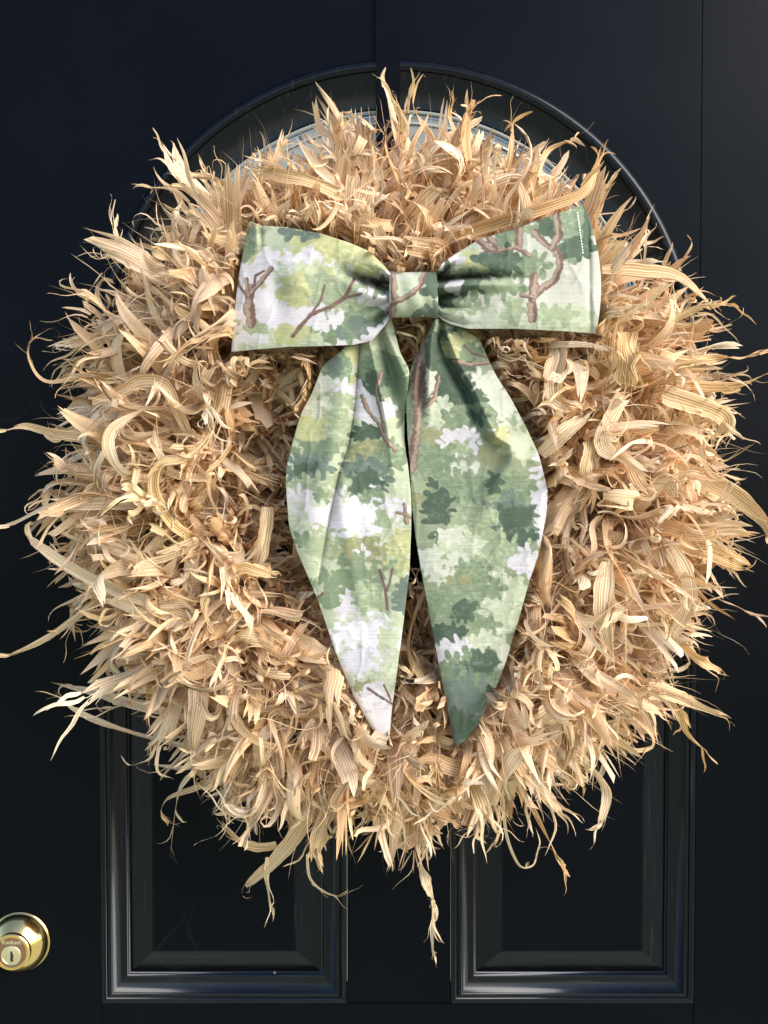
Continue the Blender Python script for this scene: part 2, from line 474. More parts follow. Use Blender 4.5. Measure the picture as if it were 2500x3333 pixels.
# half-round fanlight: moulding, sealant, pane, came
def arch_ring(name, prof, mat, parent, straight=True, n=96):
    """prof: (inset from RO, height) swept around the half circle and along the sill"""
    V = []; F = []
    P = len(prof)
    ang = [math.pi * i / n for i in range(n + 1)]
    rows = []
    for a in ang:
        rows.append([(CX + (RO - d) * math.cos(a), -h, CZ + (RO - d) * math.sin(a)) for d, h in prof])
    for r in rows: V += r
    for i in range(n):
        for j in range(P - 1):
            a = i * P + j
            F.append((a, a + 1, a + P + 1, a + P))
    # sill run, mitred to the arch ends
    if straight:
        k = len(V)
        dmax = max(d for d, h in prof)
        for sx in (-1, 1):
            V += [(CX + sx * (RO - d), -h, CZ - 0.050 + d) for d, h in prof]
        for j in range(P - 1):
            F.append((k + j, k + j + 1, k + P + j + 1, k + P + j))
        # short uprights between arch end and sill
        for (row, base) in ((0, k + P), (n, k)):
            for j in range(P - 1):
                F.append((row * P + j, row * P + j + 1, base + j + 1, base + j))
    me = pymesh(name, V, F); fix_normals(me)
    return link(name, me, mat, parent, smooth=True)
ARCH = ([(0, -0.003), (0.0003, 0.0006)] + seg((0.9, 2.4), (4.0, 5.4), (8.0, 5.9), (12.4, 4.2), n=6) + [(0.0126, 0.0026)] +
        seg((12.8, 2.4), (20, -0.4), (30, -3.2), (40, -5.2), (47.2, -6.2), n=5) + [(0.0475, -0.016)])
arch = arch_ring('fanlight_moulding', ARCH, M_lit_edge, door)
arch_ring('glass_seal', [(0.0475, -0.0075), (0.0482, -0.0062), (0.0515, -0.0065), (0.0522, -0.0105)], M_gasket, arch)
def half_disc(name, r, y, mat, parent):
    V = [(CX, y, CZ - 0.006)]; n = 64; F = []
    V = [(CX + r, y, CZ - 0.02)] + [(CX + r * math.cos(math.pi * i / n), y, CZ + r * math.sin(math.pi * i / n)) for i in range(n + 1)] + [(CX - r, y, CZ - 0.02)]
    k = len(V)
    V2 = [(a, b + 0.004, c) for a, b, c in V]
    F = [tuple(range(k)), tuple(range(2 * k - 1, k - 1, -1))] + [(i, (i + 1) % k, k + (i + 1) % k, k + i) for i in range(k)]
    me = pymesh(name, V + V2, F); fix_normals(me)
    return link(name, me, mat, parent, smooth=False)
RG = RO - 0.0522
# the pane in wedges between the came bars
wedges = 8
a_edges = [math.pi * i / wedges for i in range(wedges + 1)]
r_in = 0.080
for i in range(wedges):
    V = []; m_ = 10
    for y in (0.0105, 0.0145):
        for r_ in (r_in, RG - 0.0005):
            for j in range(m_ + 1):
                a = a_edges[i] + (a_edges[i + 1] - a_edges[i]) * j / m_
                V.append((CX + r_ * math.cos(a), y, CZ + r_ * math.sin(a)))
    q = m_ + 1; F = []
    for j in range(m_):
        F += [(j, j + 1, q + j + 1, q + j), (2 * q + j, 3 * q + j, 3 * q + j + 1, 2 * q + j + 1)]
    me = pymesh('pane', V, F); fix_normals(me)
    link('pane', me, M_pane, arch, smooth=False)
half_disc('centre_pane', r_in, 0.0107, M_pane, arch)
def tube(name, pts, r, mat, parent, nseg=8, flat=1.0):
    pts = [np.array(p, float) for p in pts]
    V = []; F = []
    for i, p in enumerate(pts):
        t = pts[min(i + 1, len(pts) - 1)] - pts[max(i - 1, 0)]; t /= np.linalg.norm(t)
        n = np.array([0, -1, 0.0]); s = np.cross(t, n); s /= np.linalg.norm(s); n = np.cross(s, t)
        for k in range(nseg):
            a = 2 * math.pi * k / nseg
            V.append(p + r * (math.cos(a) * s + flat * math.sin(a) * n))
    for i in range(len(pts) - 1):
        for k in range(nseg):
            a = i * nseg + k; b = i * nseg + (k + 1) % nseg
            F.append((a, b, b + nseg, a + nseg))
    F += [tuple(range(nseg)), tuple(range(len(V) - 1, len(V) - nseg - 1, -1))]
    me = pymesh(name, V, F); fix_normals(me)
    return link(name, me, mat, parent, smooth=True)
for a in a_edges[1:-1]:
    tube('came_bar', [(CX + r_ * math.cos(a), 0.0100, CZ + r_ * math.sin(a)) for r_ in (r_in, RG - 0.001)], 0.0022, M_came, arch, 8, 0.7)
for rr_ in (RG - 0.008, r_in):
    tube('came_arc', [(CX + rr_ * math.cos(a), 0.0096, CZ + rr_ * math.sin(a)) for a in np.linspace(0.01, math.pi - 0.01, 60)], 0.0017, M_came, arch, 8, 0.7)

# ------------------------------------------------------------------ deadbolt lock on the door
def lathe(name, prof, mat, parent, cx, cz, n=72, smooth=True):
    """prof: (radius, height off the door)"""
    V = []; F = []
    for r_, h in prof:
        for k in range(n):
            a = 2 * math.pi * k / n
            V.append((cx + r_ * math.cos(a), -h, cz + r_ * math.sin(a)))
    for i in range(len(prof) - 1):
        for k in range(n):
            a = i * n + k; b = i * n + (k + 1) % n
            F.append((a, b, b + n, a + n))
    F.append(tuple(range(len(V) - n, len(V))))
    me = pymesh(name, V, F); fix_normals(me)
    o = link(name, me, mat, parent, smooth=smooth)
    me.set_sharp_from_angle(angle=R(28))
    return o
BX, BZ = dxz(68, 3062)
rose = lathe('deadbolt', [(0.0312, 0.0002), (0.0316, 0.0010), (0.0314, 0.0022), (0.0306, 0.0028), (0.0303, 0.0034)] +
             [(0.0300 - 0.0108 * (s ** 1.7), 0.0036 + 0.0170 * s ** 0.85) for s in np.linspace(0, 1, 14)] +
             [(0.0190, 0.0216), (0.0192, 0.0226), (0.0190, 0.0242), (0.0182, 0.0250), (0.0172, 0.0250), (0.0169, 0.0244), (0.0165, 0.0244), (0.0162, 0.0250), (0.0156, 0.0250), (0.0154, 0.0244)],
             M_brass, door, BX, BZ)
rose['label'] = 'polished brass deadbolt with keyhole'
lathe('lock_face', [(0.0156, 0.0238), (0.0155, 0.0246), (0.0098, 0.0247)], M_brass_face, rose, BX, BZ)
PZ = BZ - 0.0028
plug = lathe('key_plug', [(0.0102, 0.0244), (0.0102, 0.0254), (0.0097, 0.0257), (0.0092, 0.0254), (0.0090, 0.0250), (0.0086, 0.0252)], M_brass_pale, rose, BX, PZ)
kw = [(1.5 * a_, b_) for a_, b_ in [(-0.0004, 0.0042), (0.0008, 0.0042), (0.0009, 0.0022), (0.0014, 0.0010), (0.0016, -0.0012), (0.0012, -0.0030), (0.0014, -0.0064), (-0.0006, -0.0064), (-0.0007, -0.0030), (-0.0004, -0.0010), (-0.0006, 0.0014)]]
V = [(BX + a, -0.0254, PZ + b) for a, b in kw] + [(BX + a, -0.0248, PZ + b) for a, b in kw]
k = len(kw)
me = pymesh('keyhole', V, [tuple(range(k))] + [(i, (i + 1) % k, k + (i + 1) % k, k + i) for i in range(k)]); fix_normals(me)
link('keyhole', me, M_hole, rose, smooth=False)
cu = bpy.data.curves.new('lettering', 'FONT'); cu.body = 'Kwikset'; cu.size = 0.0060; cu.align_x = 'CENTER'; cu.extrude = 0.00012
cu.offset = 0.00012; cu.shear = 0.1
to = bpy.data.objects.new('lettering_curve', cu); COL.objects.link(to)
to.rotation_euler = (R(90), 0, 0); to.location = (BX, -0.0249, BZ + 0.0088)
bpy.context.view_layer.update()
dg = bpy.context.evaluated_depsgraph_get()
tm = bpy.data.meshes.new_from_object(to.evaluated_get(dg))
tm.transform(to.matrix_world)
bpy.data.objects.remove(to)
tm.name = 'lettering'; tm.materials.clear()
link('lettering', tm, M_letter, rose, smooth=False)

# ------------------------------------------------------------------ wreath hanger strap
hx0, _ = dxz(1224, 300); hx1, _ = dxz(1301, 300)
HW = (hx1 - hx0) / 2; HX = (hx0 + hx1) / 2
hp = [(0.74, 0.0078), (0.33, 0.0080), (0.24, 0.0090), (0.225, 0.012), (0.218, 0.022), (0.216, 0.042), (0.222, 0.058), (0.236, 0.062)]
V = []; F = []
def hang_ring(z, h, t): return [(HX - HW, -h, z), (HX + HW, -h, z), (HX + HW, -h + t[1], z + t[0]), (HX - HW, -h + t[1], z + t[0])]
for i, (z, h) in enumerate(hp):
    a = np.array(hp[max(i - 1, 0)]); b = np.array(hp[min(i + 1, len(hp) - 1)])
    t = (b - a) / np.linalg.norm(b - a)
    nz, nh = t[1], -t[0]         # towards the door side for the straight run
    V += [(HX - HW, -h, z), (HX + HW, -h, z), (HX + HW, -(h - 0.0018 * abs(t[0])), z + 0.0018 * t[1]), (HX - HW, -(h - 0.0018 * abs(t[0])), z + 0.0018 * t[1])]
for i in range(len(hp) - 1):
    for k in range(4):
        a = i * 4 + k; b = i * 4 + (k + 1) % 4
        F.append((a, b, b + 4, a + 4))
F += [(0, 1, 2, 3), tuple(range(len(V) - 1, len(V) - 5, -1))]
me = pymesh('wreath_hanger', V, F); fix_normals(me)
hanger = link('wreath_hanger', me, M_strap, None, smooth=False)
hanger['label'] = 'flat black metal wreath hanger strap running down the door above the wreath'
hanger['category'] = 'wreath hanger'

# ------------------------------------------------------------------ bow outlines (photograph pixels)
LT_L = [(1262, 1030), (1180, 1080), (1118, 1137), (1051, 1191), (1015, 1283), (981, 1344), (954, 1435), (932, 1521), (931, 1588), (941, 1710), (966, 1789), (1033, 1948), (1094, 2125), (1155, 2271), (1222, 2385), (1247, 2409)]
LT_R = [(1272, 1032), (1284, 1080), (1301, 1149), (1332, 1204), (1328, 1252), (1318, 1340), (1316, 1436), (1329, 1527), (1338, 1619), (1339, 1710), (1332, 1863), (1314, 2015), (1286, 2229), (1274, 2308), (1266, 2404), (1258, 2411)]
RT_L = [(1418, 1038), (1381, 1112), (1350, 1167), (1332, 1222), (1323, 1301), (1326, 1405), (1335, 1527), (1341, 1649), (1356, 1771), (1381, 1911), (1411, 2064), (1436, 2198), (1460, 2314), (1478, 2412), (1481, 2421)]
RT_R = [(1432, 1040), (1500, 1066), (1561, 1106), (1582, 1155), (1613, 1222), (1661, 1295), (1704, 1375), (1753, 1478), (1771, 1551), (1783, 1600), (1777, 1680), (1753, 1802), (1722, 1893), (1686, 2021), (1643, 2162), (1600, 2271), (1552, 2363), (1515, 2409), (1490, 2421)]
LL_T = [(1270, 892), (1249, 866), (1201, 819), (1139, 792), (1045, 761), (935, 741), (850, 735), (814, 721)]
LL_B = [(1268, 1028), (1256, 1054), (1209, 1109), (1150, 1122), (1092, 1125), (935, 1129), (841, 1137), (755, 1145)]
RL_T = [(1420, 890), (1440, 858), (1484, 827), (1562, 780), (1680, 745), (1797, 702), (1899, 667)]
RL_B = [(1424, 1022), (1440, 1040), (1468, 1055), (1523, 1070), (1680, 1070), (1836, 1078), (1937, 1086)]
BOW_POLYS = [LT_L + LT_R[::-1], RT_L + RT_R[::-1], LL_T + LL_B[::-1], RL_T + [(1946, 913), (1950, 976)] + RL_B[::-1], [(1260, 885), (1430, 885), (1430, 1035), (1260, 1035)]]

def in_poly(px, py, poly):
    P = np.array(poly, float)
    inside = np.zeros(px.shape, bool)
    j = len(P) - 1
    for i in range(len(P)):
        xi, yi = P[i]; xj, yj = P[j]
        if yi != yj:
            c = ((yi > py) != (yj > py)) & (px < (xj - xi) * (py - yi) / (yj - yi) + xi)
            inside ^= c
        j = i
    return inside

def grow(poly, m):
    P = np.array(poly, float); c = P.mean(0)
    d = P - c
    return c + d * (1 + m / np.maximum(np.linalg.norm(d, axis=1), 1))[:, None]
GROWN = [grow(p, 26) for p in BOW_POLYS]
_bb = [(g_[:, 0].min(), g_[:, 0].max(), g_[:, 1].min(), g_[:, 1].max()) for g_ in GROWN]

def under_bow(P, lim=0.140):
    """points of husk lying under the bow are pressed down behind it"""
    px, py = PX(P)
    m = np.zeros(px.shape, bool)
    for g_, bb in zip(GROWN, _bb):
        k = (px > bb[0]) & (px < bb[1]) & (py > bb[2]) & (py < bb[3]) & ~m
        if k.any():
            idx = np.nonzero(k)
            m[idx] |= in_poly(px[idx], py[idx], g_)
    return m

# ------------------------------------------------------------------ wreath of corn husk
WC = W(1268, 1588, 0.055)
WCX, WCZ = WC[0], WC[2]
RM = 0.197                      # radius of the ring the husks are tied to
H0 = 0.052                      # its distance from the door
wreath = empty('corn_husk_wreath', (WCX, 0, WCZ - 0.33), 'round shaggy wreath of dried tan corn husk strips hung on the black door', 'wreath')

TONES = np.array([[0.90, 0.77, 0.60], [0.88, 0.73, 0.54], [0.86, 0.68, 0.47], [0.92, 0.82, 0.67], [0.87, 0.75, 0.52], [0.85, 0.71, 0.53], [0.93, 0.84, 0.71], [0.80, 0.60, 0.38], [0.89, 0.74, 0.58]])
def tones(n):
    t = TONES[rng.integers(0, len(TONES), n)] * rng.uniform(0.78, 1.06, (n, 1))
    return np.clip(t * np.array([1.0, 0.945, 0.885]), 0, 0.94)

def norm(v): return v / np.maximum(np.linalg.norm(v, axis=-1, keepdims=True), 1e-9)
def rot(v, k, a):
    c = np.cos(a)[:, None]; s = np.sin(a)[:, None]
    return v * c + np.cross(k, v) * s + k * (np.sum(k * v, -1, keepdims=True)) * (1 - c)

def grow_strips(P0, T0, N0, length, width, bend, curl, side, twist, nseg, nw, tip, wig=0.0, grav=0.0, cup=0.25, floor=0.004, press=True):
    """integrates every strip along its length; returns verts (n, nseg+1, nw+1, 3), uv and end states"""
    n = len(P0)
    P = P0.copy(); Tn = norm(T0); Nn = norm(N0 - Tn * np.sum(N0 * Tn, -1, keepdims=True))
    ds = length / nseg
    ph = rng.uniform(0, 6.28, (n, 3)); fq = rng.uniform(5, 12, (n, 3))
    V = np.zeros((n, nseg + 1, nw + 1, 3)); states = []
    crk = np.zeros_like(V); ck = rng.normal(0, 0.17, (n, nw + 1)); ckp = rng.uniform(0, 6.28, (n, nw + 1)); ckf = rng.uniform(2, 7, (n, nw + 1))
    tt = np.linspace(-1, 1, nw + 1)
    ragL = rng.uniform(0.86, 1.05, (n, nseg + 1)); ragR = rng.uniform(0.86, 1.05, (n, nseg + 1))
    for i in range(nseg + 1):
        s = i / nseg
        B = np.cross(Tn, Nn)
        prof = np.where(tip > 0, np.minimum(1.0, 0.55 + 2.2 * s) * np.clip(1 - s ** np.maximum(tip, 1.01), 0.04, 1), np.minimum(1.0, 0.6 + 2.0 * s))
        w = width * prof * 0.5
        for k, t in enumerate(tt):
            wk = w * (ragL[:, i] if t < 0 else ragR[:, i])
            V[:, i, k] = P + B * (wk * t)[:, None] + Nn * (cup * w * (t * t - 0.4))[:, None]
        crk[:, i] = Nn[:, None, :] * (w[:, None] * ck * (1 + 0.8 * np.sin(ckf * s + ckp)))[..., None]
        states.append((P.copy(), Tn.copy(), Nn.copy(), w.copy()))
        # advance
        a = (bend / nseg) + curl * (s ** 1.5) * 2.5 / nseg + wig * np.sin(fq[:, 0] * s + ph[:, 0]) / nseg * 6
        Nn2 = rot(Nn, B, a); Tn = rot(Tn, B, a); Nn = Nn2
        b = side / nseg + wig * 0.7 * np.sin(fq[:, 1] * s + ph[:, 1]) / nseg * 6
        Tn = rot(Tn, Nn, b)
        c = twist / nseg * (0.3 + 1.4 * s)
        Nn = rot(Nn, Tn, c)
        Tn = Tn + np.array([0, 0, -1.0]) * (grav / nseg * (0.3 + s))[:, None]
        low = (-P[:, 1] < 0.02) & (Tn[:, 1] > 0)
        Tn[low, 1] *= 0.3
        Tn = norm(Tn); Nn = norm(Nn - Tn * np.sum(Nn * Tn, -1, keepdims=True))
        P = P + Tn * ds[:, None]
    if nw >= 2:
        # lengthwise corrugation and torn, uneven ends
        V += crk
        cut = rng.uniform(0, 0.34, (n, nw + 1)) * np.where(tip > 0, 0.35, 1.0)[:, None]
        i_ = np.arange(nseg + 1, dtype=float)[None, :, None]
        q = i_ - np.clip((i_ / nseg - 0.55) / 0.45, 0, 1) * cut[:, None, :] * nseg
        q0 = np.clip(np.floor(q).astype(int), 0, nseg - 1); fr = (q - q0)[..., None]
        A = np.take_along_axis(V, np.broadcast_to(q0[..., None], V.shape), 1)
        Bq = np.take_along_axis(V, np.broadcast_to(q0[..., None] + 1, V.shape), 1)
        V = A * (1 - fr) + Bq * fr
    h = -V[..., 1]
    V[..., 1] = -np.where(h < floor + 0.012, floor + 0.012 * np.exp(np.minimum((h - floor - 0.012) / 0.012, 0)), h)
    if press:
        m = under_bow(V)
        hh = -V[..., 1]
        V[..., 1] = np.where(m, -np.where(hh > 0.118, 0.118 + 0.020 * np.tanh((hh - 0.118) / 0.020), hh), V[..., 1])
    # keep the husks inside the depth of the wreath
    hh = -V[..., 1]
    V[..., 1] = -np.where(hh > 0.165, 0.165 + 0.035 * np.tanh((hh - 0.165) / 0.035), hh)
    u = np.linspace(0, 1, nw + 1)[None, None, :] * width[:, None, None] + rng.uniform(0, 3, n)[:, None, None]
    v = np.linspace(0, 1, nseg + 1)[None, :, None] * length[:, None, None] + rng.uniform(0, 9, n)[:, None, None]
    uv = np.stack([np.broadcast_to(u, V.shape[:3]), np.broadcast_to(v, V.shape[:3])], -1)
    return V, uv, states

class Bag:
    def __init__(s): s.V = []; s.F = []; s.U = []; s.C = []; s.n = 0
    def add(s, V, uv, col):
        n, a, b, _ = V.shape
        f = grid_faces(a, b)
        F = f[None] + (np.arange(n) * a * b)[:, None, None]
        s.V.append(V.reshape(-1, 3)); s.U.append(uv.reshape(-1, 2)); s.F.append(F.reshape(-1, 4) + s.n)
        col = np.asarray(col)
        if col.shape[1] == 3: col = np.concatenate([col, rng.random((len(col), 1)) ** 1.1], 1)
        s.C.append(np.repeat(col, a * b, axis=0)); s.n += n * a * b
    def build(s, name, mat, parent):
        me = mesh_quads(name, np.concatenate(s.V), np.concatenate(s.F), np.concatenate(s.U), np.concatenate(s.C))
        return link(name, me, mat, parent)

def launch(n, phi_lo, phi_hi, r_core=0.030, spread=0.35, bundles=None):
    """roots on the ring; phi = 0 points outwards in the door plane, 90 at the viewer, 180 inwards"""
    if bundles is not None:
        k = rng.integers(0, len(bundles[0]), n)
        th = bundles[0][k] + rng.normal(0, 0.055, n); ph = bundles[1][k] + rng.normal(0, 0.16, n)
        tang = bundles[2][k] + rng.normal(0, spread, n)
        lr = bundles[3][k] + rng.normal(0, 0.35, n); lt = bundles[4][k] + rng.normal(0, 0.4, n)
    else:
        th = rng.uniform(0, 2 * math.pi, n)
        ph = rng.uniform(R(phi_lo), R(phi_hi), n)
        tang = rng.normal(0, spread, n)
        lr = rng.normal(0.55, 0.8, n); lt = rng.normal(0, 0.9, n)
    rad = np.stack([np.cos(th), 0 * th, np.sin(th)], -1)
    tan = np.stack([-np.sin(th), 0 * th, np.cos(th)], -1)
    out = np.array([0, -1.0, 0])[None]
    d = np.cos(ph)[:, None] * rad + np.sin(ph)[:, None] * out
    P0 = np.array([WCX, -H0, WCZ])[None] + rad * RM * np.array([0.99, 1, 1.06]) + d * r_core
    Td = norm(d + tan * tang[:, None] + rng.normal(0, 0.10, (n, 3)))
    # bend so that the strip leans over along the surface: mostly outwards, towards rad
    lean = norm(rad * lr[:, None] + tan * lt[:, None] + np.array([0, 0, -0.25])[None])
    N0 = lean
    return P0, Td, N0, th, ph

def bundle_set(k, lo, hi):
    th = (np.arange(k) + rng.uniform(-0.4, 0.4, k)) * 2 * math.pi / k * 1.0
    ph = rng.uniform(R(lo), R(hi), k)
    return th, ph, rng.normal(0, 0.35, k), rng.normal(0.55, 0.8, k), rng.normal(0, 0.9, k)

def strip_batch(bag, n, lo, hi, L, Wd, bend, curl, nseg, nw, tip, core=0.03, spread=0.35, wig=0.25, bundles=None, fingers=0, twist=1.0, grav=0.25):
    P0, T0, N0, th, ph = launch(n, lo, hi, core, spread, bundles)
    length = rng.uniform(*L, n) * np.where(ph > R(120), 0.72, 1.0)
    width = rng.uniform(*Wd, n)
    b = rng.uniform(*bend, n) * np.where(rng.random(n) < 0.9, 1, -1) * np.clip(np.sin(np.clip(ph, 0, math.pi)) * 0.65 + 0.6, 0.5, 1.2)
    c = rng.normal(0, curl, n)
    tw = rng.normal(0, twist, n)
    tips = np.where(rng.random(n) < tip, rng.uniform(2.0, 7.0, n), 0)
    V, uv, st = grow_strips(P0, T0, N0, length, width, b, c, rng.normal(0, 0.35, n), tw, nseg, nw, tips, wig, grav * np.ones(n))
    col = tones(n)
    bag.add(V, uv, col)
    if fingers:
        i0 = int(nseg * 0.62)
        P, Tn, Nn, w = st[i0]
        B = np.cross(Tn, Nn)
        for f in range(fingers):
            off = rng.uniform(-0.7, 0.7, n)
            Pf = P + B * (off * w)[:, None]
            wf = width * rng.uniform(0.18, 0.5, n)
            Vf, uf, _ = grow_strips(Pf, norm(Tn + B * (off * 0.25)[:, None] + rng.normal(0, 0.08, (n, 3))), Nn + rng.normal(0, 0.2, (n, 3)), length * rng.uniform(0.22, 0.48, n), wf, c * 0.3 + rng.normal(0, 0.8, n), rng.normal(0, curl * 1.3 + 1.2, n), rng.normal(0, 0.6, n), rng.normal(0, 2.6, n), 12, 2, np.where(rng.random(n) < 0.5, 0, rng.uniform(2, 5, n)), wig * 1.6, grav * np.ones(n))
            bag.add(Vf, uf, np.clip(col * rng.uniform(0.92, 1.08, (n, 1)), 0, 0.92))

bnd = bundle_set(120, -22, 160)
under = Bag()
# deep, dense body
strip_batch(under, 700, -20, 172, (0.095, 0.150), (0.012, 0.025), (0.2, 1.3), 0.6, 12, 5, 0.3, 0.022, 0.35, fingers=1)
strip_batch(under, 650, -22, 168, (0.090, 0.145), (0.007, 0.017), (0.5, 2.1), 1.3, 14, 5, 0.2, 0.030, 0.4, wig=0.45, fingers=2)
strip_batch(under, 750, -20, 165, (0.090, 0.160), (0.005, 0.017), (0.6, 2.6), 1.8, 16, 5, 0.15, 0.038, 0.22, wig=0.6, bundles=bnd, fingers=3, twist=1.9)
# long strips closing over the inner edge of the ring
strip_batch(under, 330, 118, 182, (0.120, 0.190), (0.009, 0.020), (0.2, 1.4), 1.0, 14, 5, 0.3, 0.034, 0.45, wig=0.45, fingers=2)
# thinner curling strips
strip_batch(under, 620, -18, 165, (0.085, 0.160), (0.002, 0.007), (0.4, 2.8), 2.6, 20, 2, 0.3, 0.042, 0.4, wig=0.6, bundles=bnd, twist=3.0)
# short torn curls on the surface
strip_batch(under, 160, 5, 160, (0.050, 0.085), (0.005, 0.016), (1.0, 2.8), 2.8, 14, 4, 0.3, 0.072, 0.7, wig=0.5, twist=2.2)
under_o = under.build('husk_body', M_husk, wreath); under_o['kind'] = 'stuff'
# hair-thin fibres torn from the edges
fib = Bag()
strip_batch(fib, 2600, -18, 165, (0.085, 0.155), (0.0005, 0.0014), (0.3, 2.4), 1.8, 14, 1, 1.0, 0.04, 0.45, wig=0.5, bundles=bnd, twist=2.5)
fib_o = fib.build('husk_fibres', M_husk, wreath); fib_o['kind'] = 'stuff'

# straw ring that the husks are tied to
n1, n2 = 96, 14
V = []; F = []
for i in range(n1):
    a = 2 * math.pi * i / n1
    for j in range(n2):
        b = 2 * math.pi * j / n2
        rr_ = RM + 0.034 * math.cos(b)
        V.append((WCX + rr_ * math.cos(a) * 0.99, -(H0 + 0.034 * math.sin(b)), WCZ + rr_ * math.sin(a) * 1.06))
        F.append((i * n2 + j, i * n2 + (j + 1) % n2, ((i + 1) % n1) * n2 + (j + 1) % n2, ((i + 1) % n1) * n2 + j))
V = np.array(V); uvc = np.stack([V[:, 0] * 3, V[:, 2] * 3], -1)
me = mesh_quads('straw_ring', V, np.array(F), uvc, np.tile([0.60, 0.44, 0.27, 0.5], (len(V), 1)))
link('straw_ring', me, M_husk, wreath)

# the large strips of the top layer, each a piece of its own
def hero_object(Vs, Us, cols):
    b = Bag()
    # torn fibres along the edge and at the end of the strip
    V0 = Vs[0][0]; ns, nk = V0.shape[:2]
    nf = int(rng.integers(3, 7))
    r_ = np.where(rng.random(nf) < 0.5, ns - 2, rng.integers(ns // 3, ns - 2, nf)); c_ = np.where(rng.random(nf) < 0.5, 0, nk - 1)
    c_ = np.where(r_ == ns - 2, rng.integers(0, nk, nf), c_)
    P = V0[r_, c_]; Tn = norm(V0[np.minimum(r_ + 1, ns - 1), c_] - V0[r_ - 1, c_])
    side = norm(V0[r_, nk - 1] - V0[r_, 0] + 1e-6)
    ln = np.linalg.norm(V0[-1, nk // 2] - V0[0, nk // 2])
    Nf = norm(np.cross(Tn, side) + 1e-6)
    Vf, Uf, _ = grow_strips(P, norm(Tn + side * rng.normal(0, 0.25, (nf, 1))), Nf, rng.uniform(0.010, 0.034, nf), rng.choice([0.0007, 0.0012, 0.0025, 0.0045], nf), rng.normal(0, 0.9, nf), rng.normal(0, 1.2, nf), rng.normal(0, .4, nf), rng.normal(0, 1.6, nf), 8, 2, np.full(nf, 2.5), 0.3, np.full(nf, 0.2), press=False)
    b.add(Vf, Uf, np.repeat(cols[0], nf, 0))
    for v, u, c in zip(Vs, Us, cols): b.add(v, u, c)
    return b.build('husk_strip', M_husk, wreath)
def heroes(n, lo, hi, L, Wd, bend, curl, core=0.05, spread=0.4, grav=0.25):
    P0, T0, N0, th, ph = launch(n, lo, hi, core, spread)
    length = rng.uniform(*L, n); width = rng.uniform(*Wd, n)
    b = rng.uniform(*bend, n); c = rng.normal(0, curl, n)
    split = rng.random(n) < 0.7
    tips = np.where(split | (rng.random(n) < 0.35), 0, rng.uniform(2.0, 6.0, n))
    V, uv, st = grow_strips(P0, T0, N0, length, width, b, c, rng.normal(0, 0.4, n), rng.normal(0, 1.6, n), 16, 5, tips, 0.4, grav * np.ones(n), cup=0.3)
    col = tones(n)
    i0 = 13
    P, Tn, Nn, w = st[i0]; B = np.cross(Tn, Nn)
    FV = []
    for f in range(3):
        off = (f - 1) * 0.62 + rng.uniform(-0.1, 0.1, n)
        FV.append(grow_strips(P + B * (off * w)[:, None], norm(Tn + B * (off * 0.3)[:, None]), Nn, length * rng.uniform(0.2, 0.5, n), width * rng.uniform(0.2, 0.34, n), c * 0.4 + rng.normal(0, 0.6, n), rng.normal(0, 1.5, n), rng.normal(0, 0.5, n), rng.normal(0, 1.5, n), 8, 2, rng.uniform(1.3, 2.5, n), 0.4, grav * np.ones(n)))
    for i in range(n):
        Vs = [V[i:i + 1]]; Us = [uv[i:i + 1]]; cs = [col[i:i + 1]]
        if split[i]:
            for fv in FV: Vs.append(fv[0][i:i + 1]); Us.append(fv[1][i:i + 1]); cs.append(col[i:i + 1])
        hero_object(Vs, Us, cs)

